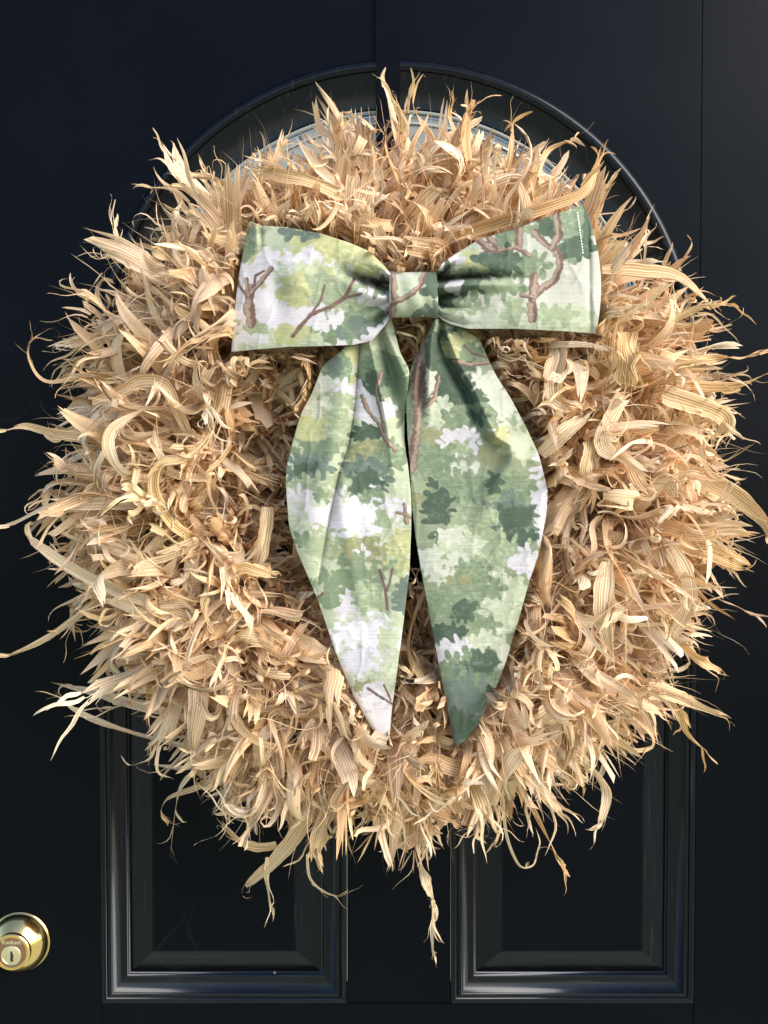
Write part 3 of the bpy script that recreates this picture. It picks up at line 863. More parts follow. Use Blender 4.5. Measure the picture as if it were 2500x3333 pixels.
# strips that can be recognised one by one: path in photograph pixels with height off the door
def path_strip(pts, width, tone, twist0=0.0, twist1=0.0, tipw=0.08, basew=0.6, nseg=34, nw=6, cup=0.12):
    P = W([p[0] for p in pts], [p[1] for p in pts], [p[2] for p in pts])
    # Catmull-Rom resample
    m = len(P); out = []
    for q in np.linspace(0, m - 1.0001, nseg + 1):
        i = int(q); t = q - i
        p0 = P[max(i - 1, 0)]; p1 = P[i]; p2 = P[i + 1]; p3 = P[min(i + 2, m - 1)]
        out.append(0.5 * ((2 * p1) + (-p0 + p2) * t + (2 * p0 - 5 * p1 + 4 * p2 - p3) * t * t + (-p0 + 3 * p1 - 3 * p2 + p3) * t ** 3))
    C = np.array(out)
    Tn = norm(np.gradient(C, axis=0))
    V = np.zeros((1, nseg + 1, nw + 1, 3))
    wpx = width * KPX * 0.76
    er = rng.random((2, nseg + 1)); er[:, 1:] = 0.5 * er[:, 1:] + 0.5 * er[:, :-1]
    ck = rng.normal(0, 0.11, nw + 1); ckp = rng.uniform(0, 6.28, nw + 1); ckf = rng.uniform(3, 9, nw + 1)
    wob = 0.03 * np.sin(np.linspace(0, rng.uniform(6, 14), nseg + 1) + rng.uniform(0, 6)) + np.cumsum(rng.normal(0, 0.012, nseg + 1))
    wf = rng.uniform(5, 11); wph = rng.uniform(0, 6)
    twm = rng.normal(0, 0.75); twf = rng.uniform(4, 9)
    for i in range(nseg + 1):
        s = i / nseg
        n0 = np.array([0, -1.0, 0]); n0 = n0 - Tn[i] * n0.dot(Tn[i]); n0 /= max(np.linalg.norm(n0), 1e-6)
        a = twist0 + (twist1 - twist0) * s + twm * math.sin(twf * s)
        n_ = rot(n0[None], Tn[i][None], np.array([a]))[0]
        b_ = np.cross(Tn[i], n_)
        w = 0.5 * wpx * min(1, basew + 2.0 * s) * (1 - (1 - tipw) * s ** 2.6) * (1 + 0.08 * math.sin(wf * s + wph))
        edge = [1.0] * (nw + 1); edge[0] = 0.9 + 0.16 * er[0][i]; edge[-1] = 0.9 + 0.16 * er[1][i]
        for k, t in enumerate(np.linspace(-1, 1, nw + 1)):
            cr = ck[k] * (1 + 0.8 * math.sin(ckf[k] * s + ckp[k]))
            V[0, i, k] = C[i] + b_ * w * t * edge[k] + n_ * w * (cup * (t * t - 0.4) + cr) + b_ * wob[i] * wpx
    cut = rng.uniform(0, 0.22, nw + 1)
    Vc = V.copy()
    for k in range(nw + 1):
        q = np.arange(nseg + 1) - np.clip((np.arange(nseg + 1) / nseg - 0.6) / 0.4, 0, 1) * cut[k] * nseg
        for c_ in range(3): Vc[0, :, k, c_] = np.interp(q, np.arange(nseg + 1), V[0, :, k, c_])
    V = Vc
    V[..., 1] = np.minimum(V[..., 1], -0.003)
    ln = np.sum(np.linalg.norm(np.diff(C, axis=0), axis=1))
    u0, v0 = rng.uniform(0, 3), rng.uniform(0, 9)
    uv = np.stack(np.meshgrid(np.linspace(0, ln, nseg + 1) + v0, np.linspace(0, wpx, nw + 1) + u0, indexing='ij')[::-1], -1)[None]
    hero_object([V], [uv], [np.array([tone])])

YEL = (0.80, 0.63, 0.39, 0.9); PAL = (0.84, 0.71, 0.52, 0.7); TAN = (0.79, 0.61, 0.39, 0.8); ORG = (0.75, 0.53, 0.29, 0.8)
PATHS = [
    # lone strands hanging below
    ([(1340, 2640, .08), (1368, 2790, .075), (1392, 2890, .07), (1408, 2930, .065)], 52, PAL, 0.2, 1.0),
    ([(1400, 2880, .07), (1410, 2960, .06), (1407, 3040, .055), (1411, 3128, .05)], 17, PAL, 0.0, 0.4, 0.7),
    ([(1040, 2560, .10), (980, 2690, .09), (900, 2790, .08), (838, 2850, .07), (800, 2880, .06)], 62, TAN, 0.1, 0.5, 0.2),
    ([(870, 2790, .08), (868, 2850, .07), (876, 2920, .06), (886, 2978, .055)], 22, PAL, 0, 0.8, 0.3),
    ([(1000, 2780, .07), (1010, 2860, .06), (1060, 2905, .06), (1118, 2920, .06)], 16, PAL, 0, 1.2, 0.5),
    ([(760, 2560, .07), (700, 2540, .07), (620, 2570, .06), (545, 2600, .06), (524, 2650, .055), (560, 2665, .05)], 26, TAN, 0, 1.5),
    ([(640, 2500, .07), (590, 2560, .06), (570, 2640, .05), (555, 2780, .045)], 24, PAL, 0.2, 2.0),
    ([(720, 2580, .07), (740, 2630, .06), (800, 2650, .06), (850, 2690, .06)], 18, PAL, 0, 1),
    ([(900, 2750, .08), (830, 2755, .07), (770, 2730, .07), (716, 2670, .06)], 44, YEL, 0.1, 0.6),
    # left fringe
    ([(560, 1830, .14), (420, 1880, .13), (300, 1970, .12), (150, 2080, .10), (6, 2146, .09)], 48, YEL, 0.0, 0.5),
    ([(640, 1960, .15), (500, 1960, .15), (330, 1900, .14), (190, 1820, .13), (112, 1760, .12), (88, 1740, .12)], 52, PAL, -0.2, 0.5),
    ([(480, 1640, .15), (330, 1640, .14), (160, 1650, .12), (50, 1700, .10), (4, 1715, .10)], 46, PAL, 0, 1.2),
    ([(420, 1470, .12), (300, 1430, .12), (180, 1410, .11), (80, 1385, .10), (8, 1400, .10)], 44, TAN, 0.1, -0.3),
    ([(560, 1280, .12), (420, 1230, .12), (280, 1225, .11), (150, 1240, .10), (95, 1170, .10), (100, 1110, .10), (150, 1075, .10)], 30, TAN, 0, 2.0, 0.3),
    ([(640, 2440, .09), (500, 2405, .08), (380, 2370, .08), (280, 2330, .07), (215, 2290, .07), (196, 2262, .07)], 30, PAL, 0.2, 0.6),
    ([(600, 2330, .09), (460, 2300, .07), (330, 2260, .06), (230, 2240, .06), (150, 2215, .06)], 40, PAL, 0, 1.4),
    # top left fringe
    ([(520, 1000, .08), (440, 900, .08), (390, 800, .08), (366, 700, .08)], 40, PAL, 0.2, 1.0),
    ([(520, 880, .08), (450, 830, .08), (380, 830, .08), (320, 845, .08)], 24, PAL, 0.2, 1.8),
    ([(680, 760, .08), (600, 680, .08), (560, 620, .08), (490, 612, .08)], 30, TAN, 0, 1.0),
    ([(820, 700, .09), (840, 600, .09), (900, 520, .09), (924, 410, .08)], 54, TAN, 0.3, 0.9),
    ([(1120, 640, .15), (1010, 590, .15), (900, 570, .14), (815, 540, .13)], 60, YEL, -0.2, 0.3),
    ([(1300, 480, .09), (1280, 380, .08), (1262, 310, .08), (1246, 276, .08)], 34, PAL, 0.1, 1.0),
    ([(1420, 470, .09), (1375, 400, .08), (1345, 340, .08), (1362, 256, .08)], 26, ORG, 0.1, 1.3),
    ([(1500, 520, .09), (1480, 430, .08), (1460, 370, .08), (1470, 310, .08)], 24, ORG, 0.1, 1.3),
    # top right: broad strip lying on the loop and its upright neighbour
    ([(1480, 770, .14), (1620, 725, .15), (1780, 676, .155), (1896, 630, .155), (1936, 555, .15), (1966, 450, .145)], 50, ORG, 0.1, 0.5, 0.3, 0.7),
    ([(1720, 640, .12), (1750, 560, .11), (1790, 490, .10), (1860, 460, .10)], 34, TAN, 0.1, 1.0),
    ([(1640, 600, .10), (1660, 520, .10), (1668, 440, .09), (1664, 400, .09)], 26, ORG, 0.2, 0.6, 0.6),
    # right fringe
    ([(1960, 880, .15), (2080, 880, .14), (2200, 900, .12), (2280, 960, .11), (2330, 1010, .10)], 50, TAN, 0.1, -0.5),
    ([(2230, 960, .11), (2300, 1000, .10), (2350, 990, .10), (2400, 1000, .10)], 20, ORG, 0, 1.5),
    ([(2150, 1150, .14), (2260, 1170, .13), (2360, 1165, .12), (2430, 1160, .11), (2500, 1140, .10)], 44, ORG, 0.2, 0.8),
    ([(2200, 1250, .14), (2320, 1260, .13), (2420, 1250, .12), (2498, 1215, .11)], 40, ORG, 0.2, 1.2),
    ([(2150, 1500, .15), (2290, 1560, .14), (2400, 1620, .12), (2480, 1700, .10), (2495, 1760, .10)], 80, TAN, 0.2, 0.9),
    ([(2200, 1760, .13), (2330, 1800, .12), (2400, 1830, .11), (2440, 1850, .10)], 84, ORG, 0.0, 0.3, 0.3),
    ([(2180, 2060, .13), (2270, 2140, .11), (2320, 2170, .10), (2352, 2190, .09)], 58, ORG, 0.0, 0.3),
    ([(2110, 2230, .12), (2220, 2270, .11), (2300, 2310, .09), (2385, 2345, .08)], 50, TAN, 0.0, 0.8),
    ([(2140, 2250, .11), (2200, 2310, .10), (2240, 2390, .09), (2292, 2440, .08)], 34, ORG, 0.1, 1.0),
    ([(2280, 1920, .12), (2340, 1950, .12), (2400, 1975, .11), (2452, 2002, .11)], 7, (0.55, 0.40, 0.30, 0.3), 0, 0, 0.5),
    ([(1900, 2480, .12), (1950, 2530, .11), (1975, 2580, .10), (1960, 2660, .10), (1945, 2690, .10)], 46, PAL, 0.1, 1.0),
    ([(2060, 2330, .12), (2120, 2390, .11), (2120, 2430, .10), (2070, 2440, .10), (2050, 2400, .10)], 22, TAN, 0, 1.4, 0.4),
    ([(1640, 2600, .10), (1650, 2720, .09), (1690, 2815, .075), (1735, 2815, .07), (1748, 2770, .07)], 15, PAL, 0, 1.2, 0.5),
    ([(1730, 2620, .10), (1790, 2740, .08), (1812, 2785, .07), (1830, 2820, .07), (1840, 2860, .065)], 28, ORG, 0, 0.9, 0.3),
    # big curls over the left body
    ([(640, 1760, .155), (560, 1700, .17), (500, 1600, .18), (520, 1510, .185), (600, 1490, .185), (680, 1420, .18), (700, 1330, .17)], 46, (0.74, 0.58, 0.32, 0.95), 0.2, -0.6),
    ([(500, 1560, .165), (400, 1540, .175), (350, 1460, .18), (370, 1390, .18), (450, 1340, .175), (560, 1300, .165)], 48, PAL, 0.3, -0.7),
    ([(300, 1310, .14), (400, 1270, .155), (460, 1240, .16), (540, 1260, .165), (580, 1350, .16), (620, 1440, .15)], 50, TAN, 0.0, 0.3, 0.8),
    ([(680, 1560, .16), (560, 1540, .165), (520, 1480, .17), (480, 1430, .17)], 40, PAL, 0.4, 0.2),
    ([(870, 1650, .15), (860, 1760, .155), (830, 1850, .15), (800, 1960, .14)], 70, (0.78, 0.64, 0.43, 0.95), 0.1, 0.3, 0.5),
    ([(720, 1890, .16), (790, 1850, .165), (850, 1860, .165), (905, 1880, .16)], 50, YEL, 0.1, -0.2),
    ([(700, 1790, .165), (690, 1880, .17), (660, 1970, .17), (690, 2060, .165)], 34, YEL, 0.3, 0.7),
    ([(920, 2120, .15), (860, 2080, .16), (790, 2070, .16), (740, 2085, .16)], 74, YEL, 0.2, -0.3),
    ([(760, 2060, .15), (650, 2030, .15), (560, 2000, .15), (470, 1990, .15)], 70, TAN, 0.1, -0.2, 0.6),
    ([(560, 2200, .15), (620, 2150, .16), (700, 2140, .16), (720, 2230, .15)], 30, PAL, 0.3, 1.0, 0.6),
    ([(760, 2200, .15), (750, 2290, .16), (790, 2380, .16), (880, 2430, .16), (960, 2420, .15)], 50, TAN, 0.5, 0.1, 0.3),
    ([(1160, 2290, .14), (1090, 2310, .15), (1020, 2330, .15), (960, 2350, .14)], 60, (0.66, 0.48, 0.27, 0.95), 0.0, 0.2, 0.2),
    ([(1395, 1900, .14), (1350, 2010, .15), (1330, 2110, .15), (1370, 2200, .15), (1440, 2290, .14), (1490, 2340, .13)], 30, YEL, 0.2, 0.5, 0.6),
    # right body
    ([(2040, 1080, .17), (2040, 1180, .175), (2035, 1260, .175)], 92, (0.70, 0.52, 0.28, 0.95), 0.1, 0.2, 0.8, 0.9),
    ([(1780, 1100, .15), (1820, 1150, .16), (1800, 1240, .165), (1810, 1310, .165), (1880, 1330, .16)], 70, PAL, 0.3, -0.4, 0.8),
    ([(1760, 1480, .16), (1820, 1420, .17), (1880, 1380, .17), (1930, 1340, .165)], 66, PAL, 0.2, -0.1, 0.3),
    ([(2000, 1480, .165), (1960, 1430, .17), (2010, 1320, .17), (2040, 1290, .165)], 70, PAL, 0.4, 0.0, 0.5),
    ([(1920, 1440, .165), (1910, 1520, .17), (1930, 1580, .17)], 58, (0.80, 0.65, 0.41, 0.9), 0.2, 0.4, 0.5, 0.8),
    ([(2160, 1280, .16), (2300, 1330, .15), (2360, 1370, .14), (2330, 1410, .13)], 70, YEL, 0.0, 0.4, 0.7, 0.9),
    ([(1980, 1830, .165), (1960, 1950, .17), (1970, 2060, .165), (1990, 2160, .15)], 70, PAL, 0.1, 0.2, 0.2),
    ([(2180, 1780, .15), (2230, 1870, .15), (2240, 1960, .145), (2180, 2080, .14)], 60, PAL, 0.2, 0.5, 0.5),
    ([(1840, 1980, .15), (1900, 2020, .165), (1980, 2010, .17), (2040, 1990, .165)], 56, PAL, 0.3, -0.2, 0.5),
    ([(1720, 2360, .155), (1780, 2330, .16), (1830, 2270, .165), (1850, 2240, .16)], 80, PAL, 0.1, -0.2, 0.6),
    ([(1600, 2620, .14), (1640, 2520, .155), (1720, 2420, .16), (1760, 2360, .16)], 64, PAL, 0.1, 0.3, 0.6),
    ([(1560, 2520, .14), (1480, 2500, .15), (1400, 2470, .15), (1330, 2510, .15)], 60, TAN, 0.2, 0.0, 0.3),
    ([(1180, 2440, .15), (1130, 2540, .155), (1090, 2620, .15), (1180, 2610, .14), (1200, 2540, .14)], 34, TAN, 0.3, 0.8, 0.3),
    ([(1060, 2640, .13), (1050, 2700, .12), (1020, 2790, .11)], 84, TAN, 0.1, 0.2, 0.5, 0.9),
    ([(1020, 2340, .15), (960, 2440, .155), (950, 2530, .15), (1000, 2600, .14), (1060, 2640, .13)], 34, PAL, 0.3, 1.0, 0.4),
]
for p in PATHS: path_strip(*p)
n_hero = 300 - len(PATHS)
na = int(n_hero * 0.45)
heroes(na, 25, 150, (0.080, 0.135), (0.009, 0.022), (0.9, 2.1), 1.0, core=0.060, spread=0.5)
heroes(n_hero - na, -12, 60, (0.078, 0.124), (0.008, 0.020), (0.3, 1.4), 0.8, core=0.055, spread=0.4)

# ------------------------------------------------------------------ printed cloth
def vnoise(x, y, sc, seed):
    x = x / sc; y = y / sc
    xi = np.floor(x).astype(np.int64); yi = np.floor(y).astype(np.int64)
    fx = x - xi; fy = y - yi
    fx = fx * fx * (3 - 2 * fx); fy = fy * fy * (3 - 2 * fy)
    def hsh(a, b):
        n = (a * 374761393 + b * 668265263 + seed * 1442695041) & 0xffffffff
        n = ((n ^ (n >> 13)) * 1274126177) & 0xffffffff
        return ((n ^ (n >> 16)) & 0xffff) / 65535.0
    return (hsh(xi, yi) * (1 - fx) + hsh(xi + 1, yi) * fx) * (1 - fy) + (hsh(xi, yi + 1) * (1 - fx) + hsh(xi + 1, yi + 1) * fx) * fy
def fbm(x, y, sc, seed, o=4):
    s = 0; a = 0.5; t = 0
    for i in range(o):
        s = s + a * vnoise(x, y, sc / 2 ** i, seed + i * 7); t += a; a *= 0.5
    return s / t
def lin(c): 
    c = np.array(c, float) / 255
    return np.where(c <= 0.04045, c / 12.92, ((c + 0.055) / 1.055) ** 2.4)
CW = lin((190, 186, 192)); CPG = lin((166, 174, 150)); CYG = lin((162, 164, 122)); CMG = lin((112, 127, 102)); CDG = lin((70, 86, 71))
CGG = lin((97, 110, 101)); CBR = lin((106, 84, 77)); CTN = lin((148, 130, 115)); COL_ = lin((132, 133, 100)); CLG = lin((140, 151, 124)); CLW = lin((176, 180, 166))

def paint(reg, px, py):
    sx, ox, oy = reg['map']
    x = (px - ox) * sx; y = (py - oy) * sx
    prng = np.random.default_rng(reg['seed'])
    col = np.tile(reg['base'], (len(px), 1)) * (0.93 + 0.14 * fbm(x, y, 60, reg['seed']))[:, None]
    for b in reg['blobs']:
        c, cx, cy, rx, ry = b[:5]
        rx, ry = rx * 1.12, ry * 1.12
        kind = b[5] if len(b) > 5 else 'leaf'
        ang = R(b[6]) if len(b) > 6 else 0
        k = np.nonzero((abs(x - cx) < max(rx, ry) * 1.5 + 30) & (abs(y - cy) < max(rx, ry) * 1.5 + 30))[0]
        if len(k) == 0: continue
        dx = x[k] - cx; dy = y[k] - cy
        ex = dx * math.cos(ang) + dy * math.sin(ang); ey = -dx * math.sin(ang) + dy * math.cos(ang)
        q = np.hypot(ex / rx, ey / ry)
        sd = int(cx * 3 + cy * 7)
        if kind == 'wash':
            m = np.clip((1.10 - q + (fbm(ex, ey, 34, sd) - 0.5) * 2.0) / 0.30, 0, 1)
            m = m * m * (3 - 2 * m)
        else:
            f = (fbm(ex, ey, 85, sd, 2) - 0.5) * 1.5
            d = (q - 0.82 + f) * min(rx, ry)
            # rounded leaf lobes around the rim
            per = math.pi * (rx + ry); nl = max(5, int(per / 40))
            for i in range(nl):
                a = 2 * math.pi * (i + prng.uniform(-.3, .3)) / nl
                rr_ = prng.uniform(0.62, 1.0)
                lx, ly = math.cos(a) * rx * rr_, math.sin(a) * ry * rr_
                oa = math.atan2(ly / ry ** 2, lx / rx ** 2) + prng.uniform(-.4, .4) + 0.25 * math.sin(a)
                ll, lw = prng.uniform(18, 42), prng.uniform(11, 19)
                gx = (ex - lx) * math.cos(oa) + (ey - ly) * math.sin(oa); gy = -(ex - lx) * math.sin(oa) + (ey - ly) * math.cos(oa)
                d = np.minimum(d, (np.hypot(gx / ll, gy / lw) - 1) * lw)
            m = np.clip(0.5 - d / 1.6, 0, 1)
        tone = (0.88 + 0.24 * fbm(x[k], y[k], 60, sd + 3))[:, None]
        cc = np.clip(np.array(c) * tone, 0, 0.66)
        col[k] = col[k] * (1 - m[:, None]) + cc * m[:, None]
        if kind == 'leaf' and rx > 60:      # paler and darker leaf marks inside the mass
            v = fbm(x[k] * 1.0, y[k] * 1.6, 22, sd + 9, 2)
            mk = np.clip((v - 0.66) / 0.03, 0, 1) * m * 0.35
            col[k] = col[k] * (1 - mk[:, None]) + np.clip(np.array(c) * 1.7 + 0.03, 0, 0.62) * mk[:, None]
            mk = np.clip((0.30 - v) / 0.03, 0, 1) * m * 0.30
            col[k] = col[k] * (1 - mk[:, None]) + np.array(c) * 0.55 * mk[:, None]
    for b in reg['branches']:
        w, pts = b[0] * 1.25, b[1]
        thick = w > 17
        P = np.array(pts, float)
        d = np.full(len(x), 1e9); sg = np.zeros(len(x))
        wob = (fbm(x, y, 18, 5, 2) - 0.5) * w * 0.5
        for i in range(len(P) - 1):
            a = P[i]; e = P[i + 1] - a; L2 = e.dot(e)
            t = np.clip(((x - a[0]) * e[0] + (y - a[1]) * e[1]) / L2, 0, 1)
            qx = x - a[0] - t * e[0]; qy = y - a[1] - t * e[1]
            dd = np.hypot(qx, qy)
            s_ = np.sign(e[0] * qy - e[1] * qx) * dd
            k = dd < d
            d = np.where(k, dd, d); sg = np.where(k, s_, sg)
        m = np.clip(0.5 - (d + wob - w / 2) / 2.5, 0, 1)[:, None]
        c = np.tile(CBR, (len(x), 1)) * (0.85 + 0.3 * fbm(x, y, 14, 77, 2))[:, None]
        if thick:
            inner = np.clip(0.5 - (np.abs(sg + w * 0.16) + wob * 0.9 - w * 0.24) / 2.0, 0, 1)[:, None]
            c = c * (1 - inner) + CTN * inner
        col = col * (1 - m) + c * m
    # small printed leaf dabs over everything
    v = fbm(x, y * 1.4, 19, reg['seed'] + 40, 2); v2 = fbm(x * 1.2, y, 24, reg['seed'] + 60, 2)
    k1 = np.clip((v - 0.64) / 0.02, 0, 1)[:, None] * 0.30; k2 = np.clip((0.33 - v2) / 0.02, 0, 1)[:, None] * 0.34
    k1 = k1 * 0.6; k2 = k2 * 0.5
    col = col * (1 - k1) + np.minimum(col * 1.5 + 0.02, 0.58) * k1
    col = col * (1 - k2) + col * np.array([0.62, 0.74, 0.60]) * k2
    # woven grain
    g_ = (0.985 + 0.03 * vnoise(px, py, 3.0, 9)) * (0.96 + 0.08 * fbm(px, py, 26, 19))
    return np.clip(col * g_[:, None], 0.004, 0.68)

C3 = (1.276, 700, 600); C4 = (1.639, 850, 1100); ZL = (2.765, 700, 650); ZR = (2.676, 1380, 620)
REG = {}
REG['LL'] = dict(map=C3, seed=3, base=CW, blobs=[
    (CYG, 300, 240, 210, 95, 'leaf', 8), (CLG, 180, 215, 80, 45, 'wash'), (CYG, 570, 270, 150, 80, 'leaf', 20), (CPG, 240, 230, 70, 40, 'wash'),
    (CMG, 125, 250, 40, 75, 'wash'), (CGG, 345, 205, 62, 16, 'leaf', 8), (CW, 330, 318, 105, 30, 'leaf', -14), (CW, 232, 330, 35, 40, 'leaf'),
    (CPG, 420, 395, 150, 62, 'leaf', 10), (CYG, 400, 420, 130, 55, 'wash'), (CLG, 500, 440, 130, 70, 'leaf'), (CYG, 335, 460, 55, 55, 'leaf'),
    (CW, 660, 455, 60, 50, 'leaf'), (CMG, 560, 590, 150, 55, 'leaf', -8), (CGG, 610, 600, 90, 40, 'wash'), (CW, 470, 575, 60, 10, 'leaf', -20),
    (CPG, 250, 655, 190, 40, 'leaf'), (CLG, 160, 600, 60, 40, 'wash'), (CYG, 330, 625, 60, 36, 'wash'), (CW, 150, 640, 60, 26, 'wash'), (CMG, 690, 420, 30, 30, 'leaf'), (CW, 640, 640, 60, 10, 'leaf', -40)],
    branches=[(34, [(152, 575), (142, 520), (142, 450), (148, 432)]), (18, [(150, 450), (180, 420), (235, 350)]), (9, [(165, 425), (168, 380), (205, 360)]), (14, [(138, 440), (130, 395)]), (9, [(135, 470), (100, 420), (95, 395)]),
              (13, [(322, 632), (360, 585), (400, 540), (480, 510), (540, 470), (575, 400)]), (9, [(480, 505), (545, 470), (610, 455)]), (8, [(402, 535), (440, 480), (455, 420)])])
REG['RL'] = dict(map=C3, seed=5, base=lin((176, 176, 166)), blobs=[  # base greyed: the loop's shade is put into the cloth colour
    (CPG, 1060, 290, 170, 75, 'leaf', -20), (CYG, 1080, 330, 100, 40, 'wash'), (CMG, 1210, 210, 60, 40, 'wash'), (CW, 960, 320, 50, 30, 'leaf'),
    (CMG, 1500, 190, 78, 125, 'leaf', 10), (CDG, 1500, 270, 60, 40, 'leaf'), (CDG, 1545, 150, 22, 90, 'wash'), (CMG, 1370, 165, 75, 45, 'leaf', -20), (CDG, 1375, 175, 36, 28, 'leaf'),
    (CMG, 1280, 340, 95, 48, 'leaf'), (CDG, 1180, 322, 85, 46, 'leaf'), (COL_, 1060, 355, 60, 24, 'wash'),
    (CMG, 1110, 415, 165, 50, 'leaf', 4), (CDG, 1060, 410, 60, 30, 'leaf'), (CLG, 1180, 420, 60, 30, 'wash'), (CDG, 955, 430, 42, 72, 'leaf'), (CW, 1000, 420, 14, 26, 'leaf'),
    (CLG, 1070, 535, 90, 40, 'leaf'), (CPG, 1220, 575, 190, 34, 'leaf'), (CLG, 1240, 520, 40, 50, 'leaf'), (CLW, 1120, 560, 48, 24, 'leaf'), (CLW, 1000, 570, 50, 18, 'leaf'),
    (CPG, 1460, 570, 130, 52, 'wash'), (CLG, 1410, 545, 70, 30, 'leaf')],
    branches=[(30, [(1318, 555), (1316, 500), (1322, 455)]), (24, [(1318, 470), (1360, 435), (1405, 400), (1432, 345), (1425, 290), (1398, 262)]), (20, [(1400, 265), (1360, 240), (1325, 195)]), (24, [(1402, 265), (1428, 210), (1418, 130)]),
              (26, [(1095, 232), (1140, 268), (1190, 275)]), (22, [(1130, 215), (1180, 270)]), (26, [(1262, 180), (1262, 260)]), (16, [(1180, 278), (1255, 262), (1310, 300)]), (30, [(1325, 385), (1318, 470)]), (14, [(1270, 460), (1320, 470)])])
REG['KN'] = dict(map=C3, seed=7, base=CPG, blobs=[(CDG, 905, 400, 34, 60, 'leaf'), (CGG, 905, 530, 60, 18, 'leaf'), (CLW, 790, 375, 40, 20, 'wash')],
    branches=[(22, [(738, 365), (745, 470), (735, 560)]), (20, [(740, 490), (800, 468), (850, 425), (872, 365)])])
REG['LT'] = dict(map=C4, seed=9, base=CPG, blobs=[
    (CYG, 450, 120, 60, 110, 'wash'), (CLG, 600, 150, 60, 120, 'wash'), (CMG, 385, 150, 70, 80, 'leaf'), (CGG, 400, 130, 40, 60, 'wash'), (CMG, 640, 220, 130, 120, 'leaf'), (CDG, 600, 250, 60, 70, 'wash'), (CMG, 740, 300, 50, 140, 'leaf'),
    (CW, 450, 268, 110, 34, 'leaf', 12), (CLW, 330, 240, 60, 30, 'leaf'), (CW, 560, 390, 75, 60, 'leaf', 40), (CW, 680, 385, 30, 40, 'leaf'), (CLG, 400, 350, 90, 60, 'leaf'),
    (CLW, 270, 380, 90, 60, 'wash'), (CYG, 260, 500, 120, 80, 'wash'), (CLG, 420, 480, 70, 60, 'leaf'), (CMG, 300, 600, 130, 60, 'wash'),
    (CDG, 570, 515, 72, 46, 'leaf'), (COL_, 560, 610, 100, 55, 'leaf'), (CMG, 690, 640, 70, 80, 'leaf'),
    (CGG, 250, 690, 130, 62, 'leaf'), (CDG, 230, 700, 70, 40, 'wash'), (CGG, 550, 750, 130, 95, 'leaf'), (CDG, 540, 770, 90, 60, 'wash'), (CLG, 330, 800, 140, 60, 'leaf'), (CMG, 320, 870, 40, 60, 'leaf'), (CMG, 600, 850, 60, 40, 'leaf'),
    (CW, 190, 860, 70, 50, 'leaf'), (CLW, 300, 960, 150, 70, 'leaf'), (CW, 280, 950, 90, 50, 'wash'), (CPG, 200, 990, 60, 40, 'leaf'), (lin((200, 197, 206)), 500, 960, 150, 110, 'wash'), (CW, 400, 900, 24, 70, 'leaf'), (CW, 720, 900, 56, 40, 'leaf'), (CLG, 650, 960, 50, 50, 'wash'),
    (CMG, 230, 1080, 45, 26, 'leaf'), (CLG, 350, 1090, 120, 60, 'wash'), (COL_, 560, 1140, 150, 70, 'wash'), (CYG, 740, 1150, 60, 130, 'leaf'), (CW, 540, 1150, 34, 20, 'leaf'),
    (CMG, 500, 1260, 170, 85, 'wash'), (CMG, 420, 1360, 130, 80, 'wash'), (CLG, 600, 1390, 120, 70, 'leaf'), (CGG, 760, 1380, 40, 90, 'leaf'),
    (CLW, 560, 1660, 210, 190, 'leaf'), (CW, 450, 1420, 26, 60, 'leaf', 20), (CW, 560, 1570, 150, 60, 'leaf'), (lin((206, 204, 214)), 540, 1600, 150, 90, 'wash'), (CPG, 680, 1600, 50, 50, 'leaf'),
    (CLW, 500, 1750, 110, 90, 'leaf'), (CPG, 660, 1790, 110, 46, 'leaf'), (lin((196, 194, 204)), 520, 1720, 80, 70, 'wash'), (COL_, 540, 1860, 60, 36, 'wash'), (CW, 600, 1990, 170, 120, 'leaf'), (lin((208, 206, 216)), 640, 2060, 120, 120, 'wash')],
    branches=[(18, [(540, 310), (570, 390), (630, 460), (670, 550), (715, 600)]), (14, [(640, 180), (615, 280), (640, 400), (660, 500)]), (13, [(632, 1240), (660, 1330), (675, 1445)]), (10, [(700, 1235), (685, 1310), (664, 1360)]),
              (11, [(570, 1870), (640, 1915), (705, 1955)]), (9, [(655, 1850), (690, 1930)]), (18, [(765, 890), (775, 985)]), (14, [(730, 930), (800, 955)]), (10, [(285, 1400), (330, 1360)])])
